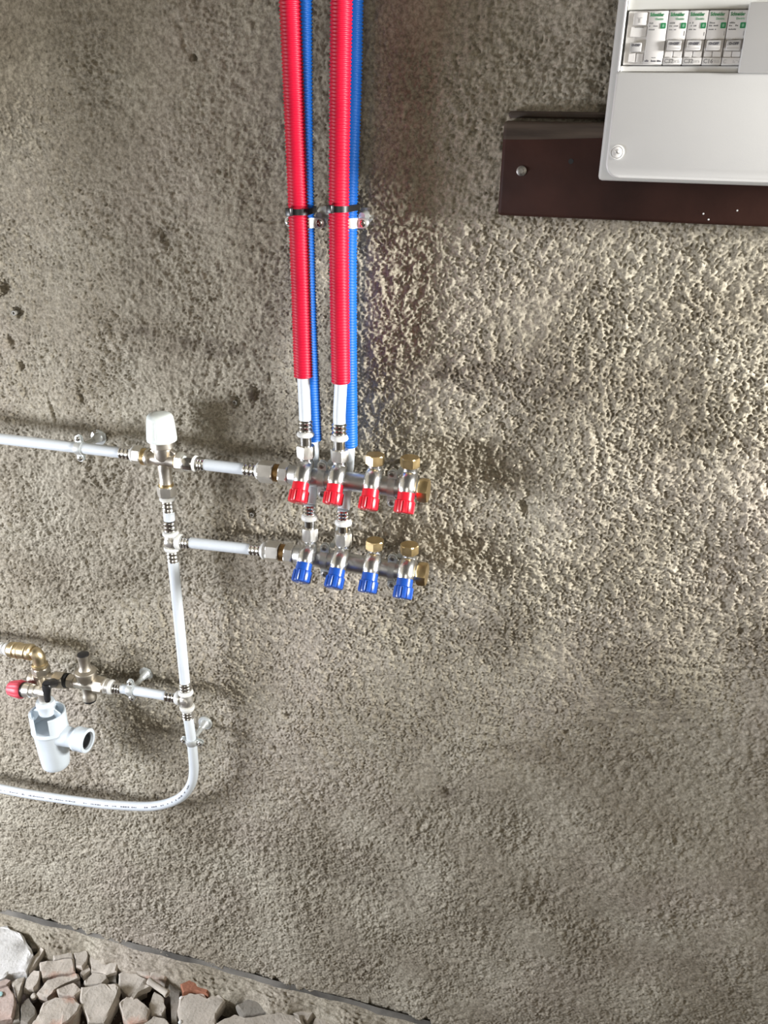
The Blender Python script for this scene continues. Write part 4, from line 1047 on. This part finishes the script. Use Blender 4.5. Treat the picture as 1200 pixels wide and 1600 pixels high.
ST = [
 ([(0,1448),(12,1447),(17,1452),(33,1458),(48,1483),(52,1492),(40,1518),(13,1522),(0,1531),(-40,1536),(-50,1470),(-20,1450)], -1.066, .05, 'white', 'big bright white limestone block at the left edge of the rubble', (0.0, .2)),
 ([(26,1452),(33,1453),(47,1467),(60,1480),(50,1483),(38,1467)], -1.082, .03, 'dark', 'narrow grey slab wedged behind the big white block', (0, 0)),
 ([(65,1480),(70,1483),(56,1506),(45,1520),(43,1514),(51,1499)], -1.078, .03, 'grey', 'thin upright grey sliver just right of the big white block', (.2, 0)),
 ([(63,1492),(80,1489),(86,1497),(64,1503)], -1.096, .02, 'dark', 'dark stone in the gap behind the flat rectangular slab', (0, 0)),
 ([(62,1504),(85,1501),(115,1498),(118,1519),(66,1529),(64,1519)], -1.078, .032, 'pink', 'flat rectangular grey slab with a straight front edge', (0, .15)),
 ([(83,1494),(90,1486),(103,1487),(114,1488),(114.5,1497),(85,1500)], -1.080, .03, 'grey', 'knobbly grey mortar lump behind the flat rectangular slab', (0, 0)),
 ([(116,1489),(123,1480),(133,1482),(138,1490),(135,1503),(128,1512),(119,1511)], -1.078, .03, 'grey', 'small pale oval stone right of the flat rectangular slab', (0, 0)),
 ([(139,1488),(143,1482),(165,1490),(185,1507),(182,1518),(167,1523),(144,1518),(139,1500)], -1.080, .035, 'grey', 'broad flat grey stone leaning against the mortar fillet', (.1, .1)),
 ([(125,1520),(138,1508),(142,1517),(130,1527)], -1.088, .022, 'grey', 'thumb-sized pale stone below the small oval stone', (0, 0)),
 ([(131,1533),(145,1521),(166,1524),(168,1530),(160,1538),(133,1540)], -1.084, .026, 'grey', 'pale notched stone just above the large angular block', (0, 0)),
 ([(170,1525),(181,1520),(182,1535),(167,1535)], -1.092, .024, 'dark', 'little grey cube-shaped stone above the large angular block', (0, 0)),
 ([(127,1543),(158,1538),(182,1537),(187,1543),(183,1558),(162,1598),(138,1598),(125,1563)], -1.074, .045, 'grey', 'large smooth angular grey block at the bottom, third of the way along the rubble', (0, .25)),
 ([(41,1529),(53,1517),(63,1518),(62,1530),(52,1546),(37,1544)], -1.080, .03, 'grey', 'pale boxy stone below the big white block', (.1, .1)),
 ([(17,1535),(39,1526),(33,1543),(27,1560),(24,1550)], -1.078, .028, 'grey', 'pointed pale shard below the big white block', (0, 0)),
 ([(-6,1537),(10,1530),(17,1533),(10,1540),(-6,1544)], -1.074, .02, 'rose', 'small pink tile chip at the left edge under the white block', (0, 0)),
 ([(-22,1553),(13,1541),(22,1554),(24,1570),(18,1592),(-22,1598)], -1.076, .04, 'rose', 'pinkish grey stone at the lower left corner with a pale blue chip', (0, .2)),
 ([(57,1552),(73,1533),(107,1525),(122,1522),(125,1528),(103,1537),(84,1549),(73,1560)], -1.082, .03, 'pink', 'long pale stone directly below the flat rectangular slab', (0, .1)),
 ([(89,1547),(115,1536),(129,1548),(117,1558),(92,1553)], -1.078, .03, 'pink', 'wedge stone with a pink front edge above the large reddish block', (0, .1)),
 ([(68,1568),(87,1558),(117,1560),(127,1570),(123,1580),(107,1597),(90,1606),(47,1606),(58,1588)], -1.074, .045, 'pink', 'large grey block with a reddish side at the bottom edge', (0, .2)),
 ([(33,1570),(45,1560),(57,1578),(55,1587),(43,1601),(32,1597)], -1.088, .035, 'dark', 'grey stone left of the large reddish block', (-.2, 0)),
 ([(27,1567),(30,1570),(31,1597),(20,1601)], -1.090, .03, 'dark', 'thin dark sliver right of the lower left corner stone', (0, 0)),
 ([(185,1522),(199,1516),(229,1531),(230,1540),(202,1557),(187,1543)], -1.084, .035, 'grey', 'rough grey stone under the long slab with a sawn grey end', (0, .1)),
 ([(197,1512),(217,1502),(240,1510),(262,1523),(258,1532),(233,1528)], -1.076, .03, 'pink', 'long slab with a sawn grey end, touching the mortar fillet', (0, .2)),
 ([(187,1568),(197,1558),(215,1560),(235,1577),(230,1595),(203,1602),(192,1590)], -1.080, .04, 'pink', 'rounded grey stone with a red spot right of the large angular block', (0, .2)),
 ([(241,1549),(257,1560),(259,1575),(253,1587),(237,1587),(233,1570)], -1.088, .03, 'grey', 'tall grey stone left of the dark upright slab', (0, .1)),
 ([(229,1538),(236,1541),(215,1552),(208,1562),(203,1560),(212,1547)], -1.074, .012, 'grey', 'curved pale flake lying over the rough grey stone', (0, 0)),
 ([(222,1603),(240,1588),(258,1593),(268,1603)], -1.084, .03, 'grey', 'domed grey stone cut off by the bottom edge below the tall grey stone', (0, 0)),
 ([(264,1538),(280,1529),(283,1541),(276,1597),(268,1598)], -1.094, .028, 'dark', 'dark upright slab left of the large flat fragment', (0, 0)),
 ([(282,1538),(310,1529),(328,1543),(324,1553),(305,1548),(286,1552)], -1.070, .028, 'brick', 'red brick fragment on top of the rubble', (0, .15)),
 ([(280,1562),(290,1551),(318,1553),(324,1560),(350,1545),(352,1565),(338,1585),(337,1604),(283,1604),(277,1580)], -1.080, .03, 'grey', 'large flat grey fragment below the red brick', (0, .1)),
 ([(369,1572),(391,1559),(411,1559),(439,1573),(432,1582),(382,1590)], -1.082, .035, 'dark', 'dark lens-shaped stone with a pinkish rim right of the large flat fragment', (0, .1)),
 ([(338,1599),(364,1587),(380,1592),(439,1583),(472,1587),(477,1606),(335,1608)], -1.074, .04, 'grey', 'long pale slab along the bottom edge at the right of the rubble', (0, 0)),
 ([(456,1573),(483,1567),(491,1581),(480,1597),(470,1590),(457,1584)], -1.078, .035, 'grey', 'rounded grey cobble right of the long pale slab', (0, .1)),
 ([(496,1585),(514,1582),(521,1594),(522,1604),(487,1604)], -1.084, .035, 'grey', 'rightmost stone of the rubble, at the bottom edge', (0, 0)),
]
for i, s_ in enumerate(ST): stone(s_[0], s_[1], s_[2], s_[3], s_[4], tilt=s_[5], seed=i + 1)
def pebble(px, py, z_, r_, m, label):
    bm = bmesh.new(); bmesh.ops.create_icosphere(bm, subdivisions=2, radius=r_); rr = random.Random(int(px))
    for v in bm.verts: v.co = v.co * rr.uniform(.88, 1.08); v.co.z *= .8
    c_ = at_z(px, py, z_); bmesh.ops.translate(bm, vec=c_, verts=bm.verts)
    return single(MB().bm(bm), 'pebble', SM[m] if m in SM else MT[m], label, 'pebble', 'rubble along the wall foot')
pebble(283.5, 1560, -1.080, .0045, 'speck', 'tiny white pebble left of the large flat fragment, under the red brick')
pebble(282, 1597, -1.082, .0045, 'speck', 'tiny white pebble at the bottom edge beside the dark upright slab')
pebble(372, 1557, -1.084, .0095, 'dark', 'round grey knob of stone against the mortar fillet, above the dark lens-shaped stone')
pebble(53, 1557, -1.090, .007, 'grey', 'crumbly pale pebble in the dark gap above the large reddish block')
single(MB().lathe(at_z(0, 1554, -1.068), Z, [(0, .0055), (.0015, .0056), (.0022, .004)], 7), 'glazed_chip', MT['cyan'], 'pale blue glazed chip on the pinkish stone at the lower left', 'tile chip')
a_, b_ = at_z(232, 1532, -1.068), at_z(262, 1553, -1.072)
tb = MB(); u = ux(a_, b_); Lt = (b_ - a_).length
tb.lathe(a_, u, [(0, .0035), (0, .0062), (.004, .0072), (.008, .0060), (Lt - .008, .0062), (Lt - .002, .0076), (Lt, .0070), (Lt, .0034), (Lt - .01, .003)], 16, cap=False)
single(tb, 'clay_tube', SM['grey'], 'short hollow grey clay tube lying on the tall grey stone', 'tube')
a_, b_ = at_z(420, 1559, -1.078), at_z(457, 1575, -1.080)
u = ux(a_, b_); w_ = u.cross(Z).normalized() * .002
single(MB().prism([a_ - w_, b_ - w_, b_ + w_ * .6, a_ + w_], Z * -.008, .0006, 1), 'wood_sliver', mat('grey_wood_sliver', (0.24, 0.21, 0.16), .8, 0, .2, 60), 'thin wooden sliver under the mortar fillet beside the rounded grey cobble', 'sliver')
# loose grit between the stones: nobody could count it
gb = MB(); rr = random.Random(5)
for k in range(520):
    px = rr.uniform(-60, 560); lo = 1480 + px * .14
    py = rr.uniform(lo, 1640); z_ = -1.1205
    c_ = at_z(px, py, z_)
    if c_.y > -.050: continue
    s_ = rr.uniform(.0012, .0045)
    vs = [c_ + Vector((rr.uniform(.5, 1) * s_ * a, rr.uniform(.5, 1) * s_ * b, rr.uniform(.4, .9) * s_ * c)) for a, b, c in ((1, 0, 0), (0, 1, 0), (-1, 0, 0), (0, -1, 0), (.1, .1, 1), (0, 0, -1))]
    gb.add(vs, [(0, 1, 4), (1, 2, 4), (2, 3, 4), (3, 0, 4), (1, 0, 5), (2, 1, 5), (3, 2, 5), (0, 3, 5)])
g = single(gb, 'loose_grit', SM['dark'], 'dark loose grit in the gaps between the rubble stones', 'grit', flat=True); g['kind'] = 'stuff'
